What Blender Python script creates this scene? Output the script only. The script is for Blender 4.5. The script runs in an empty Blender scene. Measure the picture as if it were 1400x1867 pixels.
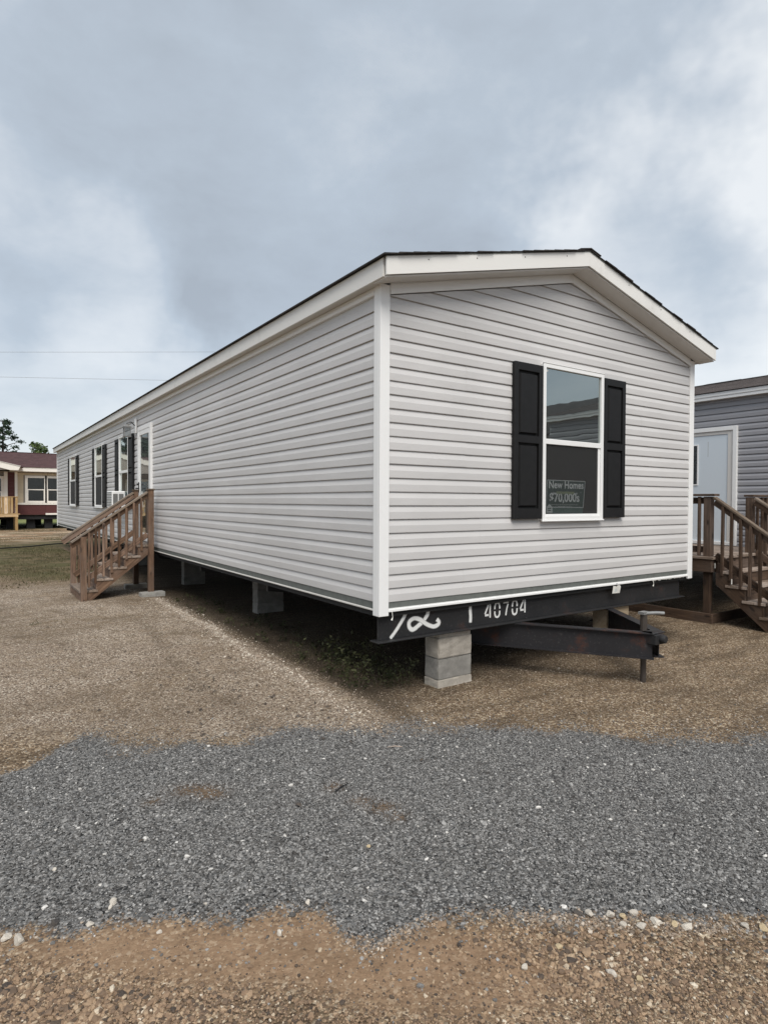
import bpy, bmesh, math, random
import numpy as np
from mathutils import Matrix, Vector, Euler

S = bpy.context.scene
COL = S.collection
rnd = random.Random(7)
rng = np.random.default_rng(11)

# ------------------------------------------------------------------ camera
CAM = Vector((-2.789, -4.1115, 1.654))
YAW, PIT, ROL = 0.60207, -0.01697, 0.00475
FWD = Vector((math.sin(YAW) * math.cos(PIT), math.cos(YAW) * math.cos(PIT), math.sin(PIT)))
RT0 = Vector((math.cos(YAW), -math.sin(YAW), 0))
UP0 = RT0.cross(FWD)
RT = RT0 * math.cos(ROL) + UP0 * math.sin(ROL)
UP = -RT0 * math.sin(ROL) + UP0 * math.cos(ROL)
cd = bpy.data.cameras.new('camera')
cd.sensor_fit = 'VERTICAL'; cd.sensor_height = 36.0
cd.lens = 36.0 * 1108.7 / 1867.0
cd.clip_start = 0.05; cd.clip_end = 2000
cam = bpy.data.objects.new('camera', cd); COL.objects.link(cam)
cam.matrix_world = Matrix(((RT.x, UP.x, -FWD.x, CAM.x), (RT.y, UP.y, -FWD.y, CAM.y), (RT.z, UP.z, -FWD.z, CAM.z), (0, 0, 0, 1)))
S.camera = cam

def pixdir(u, v):
    d = FWD + RT * ((u - 700) / 1108.7) + UP * ((933.5 - v) / 1108.7)
    return d.normalized()

# ------------------------------------------------------------------ light and sky
SUN_DIR = Vector((-0.25, -0.58, 0.82)).normalized()      # towards the sun
sl = bpy.data.lights.new('sun', 'SUN'); sl.energy = 1.5; sl.angle = math.radians(38); sl.color = (1.0, 0.95, 0.885)
so = bpy.data.objects.new('sun', sl); COL.objects.link(so)
so.rotation_euler = SUN_DIR.to_track_quat('Z', 'Y').to_euler(); so.location = (0, 0, 30)

W = bpy.data.worlds.new('World'); S.world = W; W.use_nodes = True
nt = W.node_tree; nt.nodes.clear()
def N(t, **k):
    n = nt.nodes.new(t)
    for a, b in k.items(): setattr(n, a, b)
    return n
def LK(a, b): nt.links.new(a, b)
def wm(op, a, b=None, c=None, clamp=False):
    n = N('ShaderNodeMath', operation=op, use_clamp=clamp)
    for i, v in enumerate((a, b, c)):
        if v is None: continue
        if isinstance(v, (int, float)): n.inputs[i].default_value = v
        else: LK(v, n.inputs[i])
    return n.outputs[0]
sky = N('ShaderNodeTexSky'); sky.sky_type = 'NISHITA'; sky.sun_disc = False
sky.sun_elevation = math.asin(SUN_DIR.z); sky.sun_rotation = math.atan2(SUN_DIR.x, SUN_DIR.y)
tc = N('ShaderNodeTexCoord')
sep = N('ShaderNodeSeparateXYZ'); LK(tc.outputs['Generated'], sep.inputs[0])
zz = wm('ADD', wm('MAXIMUM', sep.outputs[2], 0.0), 0.22)
cmb = N('ShaderNodeCombineXYZ')
LK(wm('DIVIDE', sep.outputs[0], zz), cmb.inputs[0]); LK(wm('DIVIDE', sep.outputs[1], zz), cmb.inputs[1])
def wnoise(vec, scale, detail, rough, off):
    ad = N('ShaderNodeVectorMath', operation='ADD'); LK(vec, ad.inputs[0]); ad.inputs[1].default_value = off
    n = N('ShaderNodeTexNoise'); LK(ad.outputs[0], n.inputs['Vector'])
    n.inputs['Scale'].default_value = scale; n.inputs['Detail'].default_value = detail; n.inputs['Roughness'].default_value = rough
    n.inputs['Distortion'].default_value = 0.25
    return n.outputs['Fac']
n1 = wnoise(cmb.outputs[0], 1.1, 5, 0.52, (3.1, 7.7, 0.0))
lay = N('ShaderNodeVectorMath', operation='MULTIPLY'); LK(tc.outputs['Generated'], lay.inputs[0]); lay.inputs[1].default_value = (1.0, 1.0, 2.1)
n2 = wnoise(lay.outputs[0], 3.4, 7, 0.60, (1.3, 0.2, 5.0))
n3 = wnoise(lay.outputs[0], 9.0, 6, 0.62, (7.3, 2.2, 1.0))
lum = wm('ADD', wm('MULTIPLY', wm('SUBTRACT', n1, 0.5), 0.50), 0.47)
lum = wm('ADD', lum, wm('MULTIPLY', wm('SUBTRACT', n2, 0.5), 0.62))
lum = wm('ADD', lum, wm('MULTIPLY', wm('SUBTRACT', n3, 0.5), 0.30))
wcol = N('ShaderNodeTexNoise'); LK(tc.outputs['Generated'], wcol.inputs['Vector'])
wcol.inputs['Scale'].default_value = 3.0; wcol.inputs['Detail'].default_value = 5; wcol.inputs['Roughness'].default_value = 0.6
wsub = N('ShaderNodeVectorMath', operation='SUBTRACT'); LK(wcol.outputs['Color'], wsub.inputs[0]); wsub.inputs[1].default_value = (0.5, 0.5, 0.5)
def warped(amp):
    sc = N('ShaderNodeVectorMath', operation='SCALE'); LK(wsub.outputs[0], sc.inputs[0]); sc.inputs['Scale'].default_value = amp
    ad = N('ShaderNodeVectorMath', operation='ADD'); LK(tc.outputs['Generated'], ad.inputs[0]); LK(sc.outputs[0], ad.inputs[1])
    nn = N('ShaderNodeVectorMath', operation='NORMALIZE'); LK(ad.outputs[0], nn.inputs[0])
    return nn.outputs[0]
WB, WS = warped(0.85), warped(0.42)
def blob(u, v, deg, amt):
    """a soft bank of brighter or darker cloud, its outline broken up by noise"""
    global lum
    ad = N('ShaderNodeVectorMath', operation='DOT_PRODUCT'); LK(WB if deg > 9 else WS, ad.inputs[0]); ad.inputs[1].default_value = pixdir(u, v)
    k = 1.0 / (1 - math.cos(math.radians(deg * 0.62)))
    x = wm('EXPONENT', wm('MULTIPLY', wm('SUBTRACT', ad.outputs['Value'], 1.0), k))
    lum = wm('ADD', lum, wm('MULTIPLY', x, amt))
blob(40, 330, 22, 0.20); blob(200, 520, 14, 0.04); blob(220, 650, 17, 0.14); blob(1400, 330, 22, 0.70); blob(1150, 620, 14, 0.26); blob(1330, 120, 14, 0.14)
blob(600, 300, 28, -0.26); blob(980, 250, 24, -0.18); blob(380, 420, 15, -0.14)
blob(1225, 490, 7.5, -0.42); blob(1310, 570, 7, -0.28); blob(370, 560, 6.5, -0.40); blob(20, 530, 7, -0.34)
blob(640, 100, 20, 0.14); blob(130, 80, 18, -0.14)
# pale towards the horizon
hz = N('ShaderNodeMapRange', interpolation_type='SMOOTHSTEP'); LK(sep.outputs[2], hz.inputs[0])
hz.inputs[1].default_value = 0.0; hz.inputs[2].default_value = 0.30; hz.inputs[3].default_value = 0.22; hz.inputs[4].default_value = 0.0
lum = wm('ADD', lum, hz.outputs[0])
ramp = N('ShaderNodeValToRGB'); LK(lum, ramp.inputs[0])
el = ramp.color_ramp.elements
K = 2.95
el[0].position = 0.0; el[0].color = (0.390 * K, 0.432 * K, 0.480 * K, 1)
el[1].position = 1.0; el[1].color = (0.84 * K, 0.865 * K, 0.88 * K, 1)
e = el.new(0.40); e.color = (0.490 * K, 0.552 * K, 0.620 * K, 1)
e = el.new(0.68); e.color = (0.655 * K, 0.700 * K, 0.745 * K, 1)
mx = N('ShaderNodeMixRGB'); mx.inputs[0].default_value = 0.94
LK(sky.outputs[0], mx.inputs[1]); LK(ramp.outputs[0], mx.inputs[2])
bg = N('ShaderNodeBackground'); bg.inputs[1].default_value = 0.15
wo = N('ShaderNodeOutputWorld'); LK(mx.outputs[0], bg.inputs[0]); LK(bg.outputs[0], wo.inputs[0])

vs = S.view_settings
vs.view_transform = 'Standard'; vs.look = 'None'; vs.gamma = 1; vs.use_curve_mapping = False
vs.exposure = 1.2

# ------------------------------------------------------------------ materials
def newmat(name):
    m = bpy.data.materials.new(name); m.use_nodes = True
    t = m.node_tree; b = t.nodes['Principled BSDF']
    return m, t, b
def nd(t, ty, **k):
    n = t.nodes.new(ty)
    for a, b in k.items(): setattr(n, a, b)
    return n
def mth(t, op, a, b=None, clamp=False):
    n = nd(t, 'ShaderNodeMath', operation=op, use_clamp=clamp)
    for i, v in enumerate((a, b)):
        if v is None: continue
        if isinstance(v, (int, float)): n.inputs[i].default_value = v
        else: t.links.new(v, n.inputs[i])
    return n.outputs[0]
def noise(t, vec, scale, detail=4, rough=0.55, dist=0):
    n = nd(t, 'ShaderNodeTexNoise')
    if vec is not None: t.links.new(vec, n.inputs['Vector'])
    n.inputs['Scale'].default_value = scale; n.inputs['Detail'].default_value = detail
    n.inputs['Roughness'].default_value = rough; n.inputs['Distortion'].default_value = dist
    return n.outputs['Fac']
def ramp_(t, fac, stops):
    n = nd(t, 'ShaderNodeValToRGB'); t.links.new(fac, n.inputs[0])
    el = n.color_ramp.elements
    el[0].position, el[0].color = stops[0][0], (*stops[0][1], 1)
    el[1].position, el[1].color = stops[-1][0], (*stops[-1][1], 1)
    for p, c in stops[1:-1]:
        e = el.new(p); e.color = (*c, 1)
    return n.outputs[0]
def mixc(t, fac, a, b, mode='MIX'):
    n = nd(t, 'ShaderNodeMixRGB', blend_type=mode)
    for i, v in enumerate((fac, a, b)):
        if isinstance(v, (int, float)): n.inputs[i].default_value = v
        elif isinstance(v, tuple): n.inputs[i].default_value = (*v, 1)
        else: t.links.new(v, n.inputs[i])
    return n.outputs[0]
def maprange(t, v, a, b, c=0.0, d=1.0, smooth=True):
    n = nd(t, 'ShaderNodeMapRange'); n.interpolation_type = 'SMOOTHSTEP' if smooth else 'LINEAR'
    t.links.new(v, n.inputs[0])
    for i, x in enumerate((a, b, c, d)): n.inputs[i + 1].default_value = x
    return n.outputs[0]
def objvec(t, scale=(1, 1, 1), rand=True):
    tc = nd(t, 'ShaderNodeTexCoord')
    m = nd(t, 'ShaderNodeVectorMath', operation='MULTIPLY'); t.links.new(tc.outputs['Object'], m.inputs[0]); m.inputs[1].default_value = scale
    if not rand: return m.outputs[0]
    oi = nd(t, 'ShaderNodeObjectInfo')
    a = nd(t, 'ShaderNodeVectorMath', operation='ADD'); t.links.new(m.outputs[0], a.inputs[0])
    k = mth(t, 'MULTIPLY', oi.outputs['Random'], 57.0); t.links.new(k, a.inputs[1])
    return a.outputs[0]
def geopos(t):
    return nd(t, 'ShaderNodeNewGeometry').outputs['Position']
def bump(t, b, h, strength=0.3, dist=0.01):
    n = nd(t, 'ShaderNodeBump'); n.inputs['Strength'].default_value = strength; n.inputs['Distance'].default_value = dist
    t.links.new(h, n.inputs['Height']); t.links.new(n.outputs[0], b.inputs['Normal'])
def orand(t): return nd(t, 'ShaderNodeObjectInfo').outputs['Random']

def m_vinyl(name, c, var=0.05):
    m, t, b = newmat(name)
    p = geopos(t)
    big = noise(t, p, 0.7, 4); fine = noise(t, objvec(t, (3, 60, 60)), 6, 3)
    dirt = noise(t, p, 3.3, 6, 0.65)
    c2 = tuple(x * (1 - 2 * var) for x in c)
    col = mixc(t, maprange(t, big, 0.35, 0.65), c, c2)
    col = mixc(t, maprange(t, dirt, 0.55, 0.85, 0, 0.25), col, tuple(x * 0.8 for x in c))
    col = mixc(t, mth(t, 'MULTIPLY', orand(t), 0.5), col, tuple(x * 0.93 for x in c))
    t.links.new(col, b.inputs['Base Color'])
    b.inputs['Roughness'].default_value = 0.48
    h = mth(t, 'ADD', mth(t, 'MULTIPLY', fine, 0.12), mth(t, 'MULTIPLY', noise(t, objvec(t, (1.1, 2, 5)), 1.6, 2), 1.6))
    bump(t, b, h, 0.35, 0.006)
    return m
def m_paint(name, c, rough=0.45, dirty=0.15, dc=(0.35, 0.32, 0.28)):
    m, t, b = newmat(name)
    p = geopos(t)
    d = noise(t, p, 2.2, 7, 0.68)
    col = mixc(t, maprange(t, d, 0.52, 0.78, 0, dirty), c, dc)
    t.links.new(col, b.inputs['Base Color']); b.inputs['Roughness'].default_value = rough
    g = noise(t, objvec(t, (2, 40, 40)), 4, 3)
    bump(t, b, g, 0.12, 0.004)
    return m
def m_wood(name, lo, mid, hi, knots=True, rough=0.82):
    m, t, b = newmat(name)
    v = objvec(t, (1.6, 26, 26))
    g = noise(t, v, 1.6, 6, 0.62, 0.6)
    col = ramp_(t, g, [(0.28, lo), (0.5, mid), (0.74, hi)])
    v2 = objvec(t, (1, 1, 1))
    blot = noise(t, objvec(t, (2.2, 8, 8)), 1.3, 5, 0.65)
    col = mixc(t, maprange(t, blot, 0.46, 0.66, 0, 0.6), col, lo)
    big = noise(t, v2, 2.4, 4)
    grey = tuple(0.5 * (x + sum(hi) / 3) for x in hi)
    col = mixc(t, maprange(t, big, 0.45, 0.7, 0, 0.35), col, grey)
    hv = nd(t, 'ShaderNodeHueSaturation'); t.links.new(col, hv.inputs['Color'])
    r = orand(t)
    t.links.new(mth(t, 'ADD', mth(t, 'MULTIPLY', r, 0.95), 0.62), hv.inputs['Value'])
    t.links.new(mth(t, 'ADD', mth(t, 'MULTIPLY', r, -0.3), 1.1), hv.inputs['Saturation'])
    col = hv.outputs[0]
    if knots:
        vo = nd(t, 'ShaderNodeTexVoronoi'); t.links.new(objvec(t, (3.2, 9, 9)), vo.inputs['Vector']); vo.inputs['Scale'].default_value = 1.0
        k = maprange(t, vo.outputs['Distance'], 0.10, 0.20, 0.85, 0.0)
        col = mixc(t, k, col, tuple(x * 0.35 for x in lo))
    t.links.new(col, b.inputs['Base Color']); b.inputs['Roughness'].default_value = rough
    bump(t, b, g, 0.5, 0.004)
    return m
def m_concrete(name, c):
    m, t, b = newmat(name)
    v = objvec(t)
    a = noise(t, v, 9, 8, 0.7); f = noise(t, v, 130, 3, 0.6)
    col = mixc(t, maprange(t, a, 0.35, 0.7), tuple(x * 0.78 for x in c), tuple(x * 1.12 for x in c))
    col = mixc(t, maprange(t, f, 0.42, 0.34, 0, 0.55), col, tuple(x * 0.45 for x in c))
    hv = nd(t, 'ShaderNodeHueSaturation'); t.links.new(col, hv.inputs['Color'])
    t.links.new(mth(t, 'ADD', mth(t, 'MULTIPLY', orand(t), 0.35), 0.8), hv.inputs['Value'])
    t.links.new(hv.outputs[0], b.inputs['Base Color']); b.inputs['Roughness'].default_value = 0.92
    bump(t, b, mth(t, 'ADD', f, a), 0.7, 0.006)
    return m
def m_steel(name, c=(0.028, 0.028, 0.03), rust=0.35, rough=0.5):
    m, t, b = newmat(name)
    v = geopos(t)
    a = noise(t, v, 3.5, 8, 0.7); f = noise(t, v, 40, 4)
    col = mixc(t, maprange(t, a, 0.54, 0.74, 0, rust), c, (0.085, 0.032, 0.018))
    col = mixc(t, maprange(t, f, 0.55, 0.8, 0, 0.5), col, (0.075, 0.072, 0.07))
    t.links.new(col, b.inputs['Base Color'])
    t.links.new(maprange(t, a, 0.4, 0.7, rough, rough + 0.3), b.inputs['Roughness'])
    b.inputs['Specular IOR Level'].default_value = 0.35
    bump(t, b, mth(t, 'ADD', f, a), 0.2, 0.004)
    return m
def m_plain(name, c, rough=0.6, spec=0.5, metal=0):
    m, t, b = newmat(name)
    n = noise(t, geopos(t), 14, 4)
    t.links.new(mixc(t, maprange(t, n, 0.35, 0.7), c, tuple(x * 0.82 for x in c)), b.inputs['Base Color'])
    b.inputs['Roughness'].default_value = rough; b.inputs['Specular IOR Level'].default_value = spec; b.inputs['Metallic'].default_value = metal
    return m
def m_glass(name, refl=0.27, tint=(0.82, 0.93, 0.92), dark=(0.012, 0.013, 0.013)):
    # coated insulating glass over an unlit room
    m, t, b = newmat(name)
    b.inputs['Base Color'].default_value = (*dark, 1); b.inputs['Roughness'].default_value = 0.15
    g = nd(t, 'ShaderNodeBsdfGlossy'); g.inputs['Color'].default_value = (*tint, 1); g.inputs['Roughness'].default_value = 0.008
    lw = nd(t, 'ShaderNodeLayerWeight'); lw.inputs[0].default_value = 0.25
    f = mth(t, 'ADD', mth(t, 'MULTIPLY', lw.outputs['Fresnel'], 0.75), refl, clamp=True)
    n = noise(t, geopos(t), 2.2, 2)
    bp = nd(t, 'ShaderNodeBump'); bp.inputs['Strength'].default_value = 0.05; bp.inputs['Distance'].default_value = 0.02
    t.links.new(n, bp.inputs['Height']); t.links.new(bp.outputs[0], g.inputs['Normal'])
    mx = nd(t, 'ShaderNodeMixShader'); t.links.new(f, mx.inputs[0]); t.links.new(b.outputs[0], mx.inputs[1]); t.links.new(g.outputs[0], mx.inputs[2])
    t.links.new(mx.outputs[0], t.nodes['Material Output'].inputs[0])
    return m
def m_screen(name, c=(0.028, 0.028, 0.027), alpha=0.62):
    m, t, b = newmat(name)
    b.inputs['Base Color'].default_value = (*c, 1); b.inputs['Roughness'].default_value = 0.7
    tr = nd(t, 'ShaderNodeBsdfTransparent')
    mx = nd(t, 'ShaderNodeMixShader'); mx.inputs[0].default_value = alpha
    t.links.new(tr.outputs[0], mx.inputs[1]); t.links.new(b.outputs[0], mx.inputs[2])
    t.links.new(mx.outputs[0], t.nodes['Material Output'].inputs[0])
    return m
def m_spray(name):
    # white spray paint, thin and speckled towards the edges of the stroke
    m, t, b = newmat(name)
    b.inputs['Base Color'].default_value = (0.72, 0.72, 0.70, 1); b.inputs['Roughness'].default_value = 0.6
    at = nd(t, 'ShaderNodeAttribute', attribute_name='edge')
    n = noise(t, geopos(t), 220, 3, 0.7)
    n2 = noise(t, geopos(t), 14, 3, 0.6)
    a = mth(t, 'ADD', at.outputs['Fac'], mth(t, 'MULTIPLY', mth(t, 'SUBTRACT', n, 0.5), 0.9))
    a = mth(t, 'ADD', a, mth(t, 'MULTIPLY', mth(t, 'SUBTRACT', n2, 0.5), 0.5))
    a = maprange(t, a, 0.10, 1.0)
    tr = nd(t, 'ShaderNodeBsdfTransparent')
    mx = nd(t, 'ShaderNodeMixShader'); t.links.new(a, mx.inputs[0])
    t.links.new(tr.outputs[0], mx.inputs[1]); t.links.new(b.outputs[0], mx.inputs[2])
    t.links.new(mx.outputs[0], t.nodes['Material Output'].inputs[0])
    return m
def m_shingle(name, a, c):
    m, t, b = newmat(name)
    p = geopos(t)
    vo = nd(t, 'ShaderNodeTexVoronoi'); t.links.new(p, vo.inputs['Vector']); vo.inputs['Scale'].default_value = 4.5
    f = noise(t, p, 90, 3)
    col = mixc(t, vo.outputs['Color'], a, c)
    col = mixc(t, maprange(t, f, 0.4, 0.6, 0, 0.5), col, tuple(x * 0.6 for x in a))
    t.links.new(col, b.inputs['Base Color']); b.inputs['Roughness'].default_value = 0.95
    bump(t, b, f, 0.5, 0.004)
    return m
def m_leaf(name, a, c):
    m, t, b = newmat(name)
    n = noise(t, geopos(t), 1.3, 4)
    f = noise(t, geopos(t), 9, 2)
    col = mixc(t, maprange(t, mth(t, 'ADD', mth(t, 'MULTIPLY', n, 0.6), mth(t, 'MULTIPLY', f, 0.4)), 0.38, 0.62), a, c)
    t.links.new(col, b.inputs['Base Color']); b.inputs['Roughness'].default_value = 0.7
    b.inputs['Specular IOR Level'].default_value = 0.2
    return m
def m_stone(name, stops):
    m, t, b = newmat(name)
    at = nd(t, 'ShaderNodeAttribute', attribute_name='tone'); at.attribute_type = 'INSTANCER'
    tc = nd(t, 'ShaderNodeTexCoord')
    n = noise(t, tc.outputs['Object'], 2.5, 4)
    col = ramp_(t, at.outputs['Fac'], stops)
    col = mixc(t, maprange(t, n, 0.35, 0.7, 0, 0.4), col, (0.10, 0.08, 0.06))
    t.links.new(col, b.inputs['Base Color']); b.inputs['Roughness'].default_value = 0.85
    return m
def m_rock(name, c):
    m, t, b = newmat(name)
    v = objvec(t)
    n = noise(t, v, 30, 6, 0.65)
    hv = nd(t, 'ShaderNodeHueSaturation')
    t.links.new(mixc(t, maprange(t, n, 0.4, 0.75, 0, 0.7), c, (0.33, 0.26, 0.18)), hv.inputs['Color'])
    t.links.new(mth(t, 'ADD', mth(t, 'MULTIPLY', orand(t), 0.3), 0.8), hv.inputs['Value'])
    t.links.new(hv.outputs[0], b.inputs['Base Color']); b.inputs['Roughness'].default_value = 0.85
    bump(t, b, n, 0.6, 0.006)
    return m

M = {}
M['siding'] = m_vinyl('vinyl_siding', (0.585, 0.573, 0.564))
M['siding_blue'] = m_vinyl('blue_grey_siding', (0.315, 0.315, 0.335))
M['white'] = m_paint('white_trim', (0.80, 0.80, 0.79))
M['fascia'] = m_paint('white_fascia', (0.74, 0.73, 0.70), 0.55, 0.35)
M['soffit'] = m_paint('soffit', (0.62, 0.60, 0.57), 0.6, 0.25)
M['band'] = m_plain('underlayment', (0.13, 0.14, 0.13), 0.8)
M['black'] = m_plain('black_shutter', (0.0135, 0.0135, 0.014), 0.58, 0.25)
M['dark'] = m_plain('dark_void', (0.02, 0.02, 0.02), 0.9)
M['steel'] = m_steel('black_steel', (0.019, 0.019, 0.020))
M['rusty'] = m_steel('rusty_steel', (0.017, 0.016, 0.018), 0.95)
M['jack'] = m_steel('jack_steel', (0.055, 0.045, 0.038), 0.6)
M['galv'] = m_plain('galvanised', (0.27, 0.27, 0.265), 0.45, 0.5, 0.4)
M['wood'] = m_wood('brown_lumber', (0.050, 0.026, 0.014), (0.128, 0.070, 0.039), (0.225, 0.136, 0.080))
M['tread'] = m_wood('tread_lumber', (0.12, 0.085, 0.062), (0.22, 0.165, 0.125), (0.32, 0.25, 0.20))
M['cap'] = m_wood('rail_cap_lumber', (0.075, 0.052, 0.034), (0.140, 0.100, 0.068), (0.22, 0.165, 0.115))
M['dwood'] = m_wood('dark_lumber', (0.034, 0.019, 0.011), (0.076, 0.044, 0.026), (0.135, 0.083, 0.052))
M['ywood'] = m_wood('yellow_pine', (0.33, 0.20, 0.085), (0.47, 0.31, 0.14), (0.58, 0.41, 0.21))
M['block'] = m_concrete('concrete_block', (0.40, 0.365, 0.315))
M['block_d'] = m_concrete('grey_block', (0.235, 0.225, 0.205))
M['pad'] = m_concrete('concrete_pad', (0.40, 0.39, 0.36))
M['glass'] = m_glass('window_glass', 0.33, (0.86, 0.95, 0.92))
M['doorglass'] = m_glass('door_glass', 0.34, (0.9, 0.95, 0.95), (0.05, 0.055, 0.06))
M['farglass'] = m_glass('far_glass', 0.12, (0.85, 0.92, 0.92))
M['screen'] = m_screen('insect_screen', (0.034, 0.034, 0.033), 0.34)
M['screen2'] = m_screen('dark_screen', (0.03, 0.03, 0.03), 0.85)
M['spray'] = m_spray('spray_paint')
M['print_w'] = m_plain('white_print', (0.74, 0.80, 0.80), 0.6)
M['print_dim'] = m_plain('grey_print', (0.56, 0.62, 0.62), 0.6)
M['poster'] = m_plain('poster_green', (0.045, 0.085, 0.078), 0.5)
M['poster_g'] = m_plain('poster_moss', (0.26, 0.32, 0.20), 0.6)
M['poster_b'] = m_plain('poster_teal', (0.09, 0.16, 0.145), 0.6)
M['paper'] = m_plain('paper', (0.74, 0.73, 0.68), 0.8)
M['shingle'] = m_shingle('charcoal_shingle', (0.022, 0.02, 0.02), (0.06, 0.052, 0.05))
M['shingle_b'] = m_shingle('brown_shingle', (0.085, 0.07, 0.066), (0.15, 0.125, 0.115))
M['shingle_r'] = m_shingle('maroon_shingle', (0.055, 0.024, 0.024), (0.105, 0.050, 0.048))
M['tan'] = m_paint('tan_siding', (0.52, 0.43, 0.30), 0.7)
M['red'] = m_paint('oxblood_siding', (0.085, 0.022, 0.021), 0.7, 0.2, (0.2, 0.08, 0.07))
M['cream'] = m_paint('cream_trim', (0.80, 0.76, 0.69), 0.6, 0.2)
M['taupe'] = m_paint('taupe_wall', (0.28, 0.25, 0.22), 0.7)
M['steelblue'] = m_paint('pale_door', (0.60, 0.66, 0.71), 0.5, 0.1, (0.45, 0.5, 0.55))
M['bark'] = m_wood('bark', (0.03, 0.022, 0.016), (0.06, 0.045, 0.034), (0.10, 0.08, 0.06), False)
M['pine'] = m_leaf('pine_needles', (0.018, 0.034, 0.022), (0.045, 0.075, 0.042))
M['leaf'] = m_leaf('broad_leaves', (0.045, 0.075, 0.024), (0.115, 0.15, 0.055))
M['weed'] = m_leaf('weed_leaves', (0.022, 0.026, 0.011), (0.058, 0.060, 0.026))
M['grass'] = m_leaf('grass_blades', (0.058, 0.058, 0.024), (0.16, 0.13, 0.075))
M['rubber'] = m_plain('black_rubber', (0.012, 0.012, 0.012), 0.6)
M['rock'] = m_rock('limestone', (0.66, 0.61, 0.53))
M['rock_y'] = m_rock('yellow_limestone', (0.58, 0.46, 0.28))
M['rock_d'] = m_rock('dark_stone', (0.035, 0.036, 0.042))
M['gravel_dark'] = m_stone('asphalt_chips', [(0.0, (0.024, 0.024, 0.024)), (0.38, (0.125, 0.124, 0.121)), (0.72, (0.285, 0.282, 0.273)), (0.94, (0.47, 0.46, 0.44)), (0.965, (0.5, 0.48, 0.44)), (1.0, (0.68, 0.66, 0.62))])
M['gravel_tan'] = m_stone('tan_pebbles', [(0.0, (0.030, 0.024, 0.022)), (0.18, (0.075, 0.052, 0.036)), (0.50, (0.230, 0.148, 0.090)), (0.78, (0.37, 0.255, 0.158)), (0.91, (0.44, 0.34, 0.23)), (1.0, (0.74, 0.66, 0.53))])
M['gravel_pale'] = m_stone('pale_pebbles', [(0.0, (0.05, 0.040, 0.032)), (0.35, (0.21, 0.158, 0.115)), (0.75, (0.42, 0.343, 0.268)), (1.0, (0.72, 0.66, 0.56))])

# ------------------------------------------------------------------ helpers
class MB:
    def __init__(s): s.v = []; s.f = []
    def add(s, vs, fs):
        o = len(s.v); s.v += [tuple(p) for p in vs]; s.f += [tuple(i + o for i in f) for f in fs]
    def box(s, x0, x1, y0, y1, z0, z1):
        s.add([(x0, y0, z0), (x1, y0, z0), (x1, y1, z0), (x0, y1, z0), (x0, y0, z1), (x1, y0, z1), (x1, y1, z1), (x0, y1, z1)],
              [(0, 3, 2, 1), (4, 5, 6, 7), (0, 1, 5, 4), (1, 2, 6, 5), (2, 3, 7, 6), (3, 0, 4, 7)])
        return s
    def prism(s, pts, y0, y1):          # polygon in xz, extruded along y (counter-clockwise seen from -y)
        n = len(pts)
        vs = [(x, y0, z) for x, z in pts] + [(x, y1, z) for x, z in pts]
        fs = [tuple(range(n)), tuple(range(2 * n - 1, n - 1, -1))]
        for i in range(n):
            j = (i + 1) % n
            fs.append((i, i + n, j + n, j))
        s.add(vs, fs); return s
    def tube(s, pts, r, n=8, caps=True):
        pts = [Vector(p) for p in pts]; rs = r if isinstance(r, (list, tuple)) else [r] * len(pts)
        rings = []
        for i, p in enumerate(pts):
            d = (pts[min(i + 1, len(pts) - 1)] - pts[max(i - 1, 0)]).normalized()
            a = Vector((0, 0, 1)) if abs(d.z) < 0.9 else Vector((1, 0, 0))
            u = d.cross(a).normalized(); w = d.cross(u)
            rings.append([p + (u * math.cos(2 * math.pi * k / n) + w * math.sin(2 * math.pi * k / n)) * rs[i] for k in range(n)])
        vs = [q for ring in rings for q in ring]; fs = []
        for i in range(len(pts) - 1):
            for k in range(n):
                a = i * n + k; b = i * n + (k + 1) % n
                fs.append((a, b, b + n, a + n))
        if caps:
            fs.append(tuple(range(n))[::-1]); fs.append(tuple(range((len(pts) - 1) * n, len(pts) * n)))
        s.add(vs, fs); return s
    def mesh(s, name, bevel=0.0):
        me = bpy.data.meshes.new(name); me.from_pydata(s.v, [], s.f)
        bm = bmesh.new(); bm.from_mesh(me)
        if bevel > 0:
            bmesh.ops.bevel(bm, geom=bm.edges[:] , offset=bevel, segments=1, affect='EDGES', clamp_overlap=True)
        bmesh.ops.recalc_face_normals(bm, faces=bm.faces)
        bm.to_mesh(me); bm.free()
        return me

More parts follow.
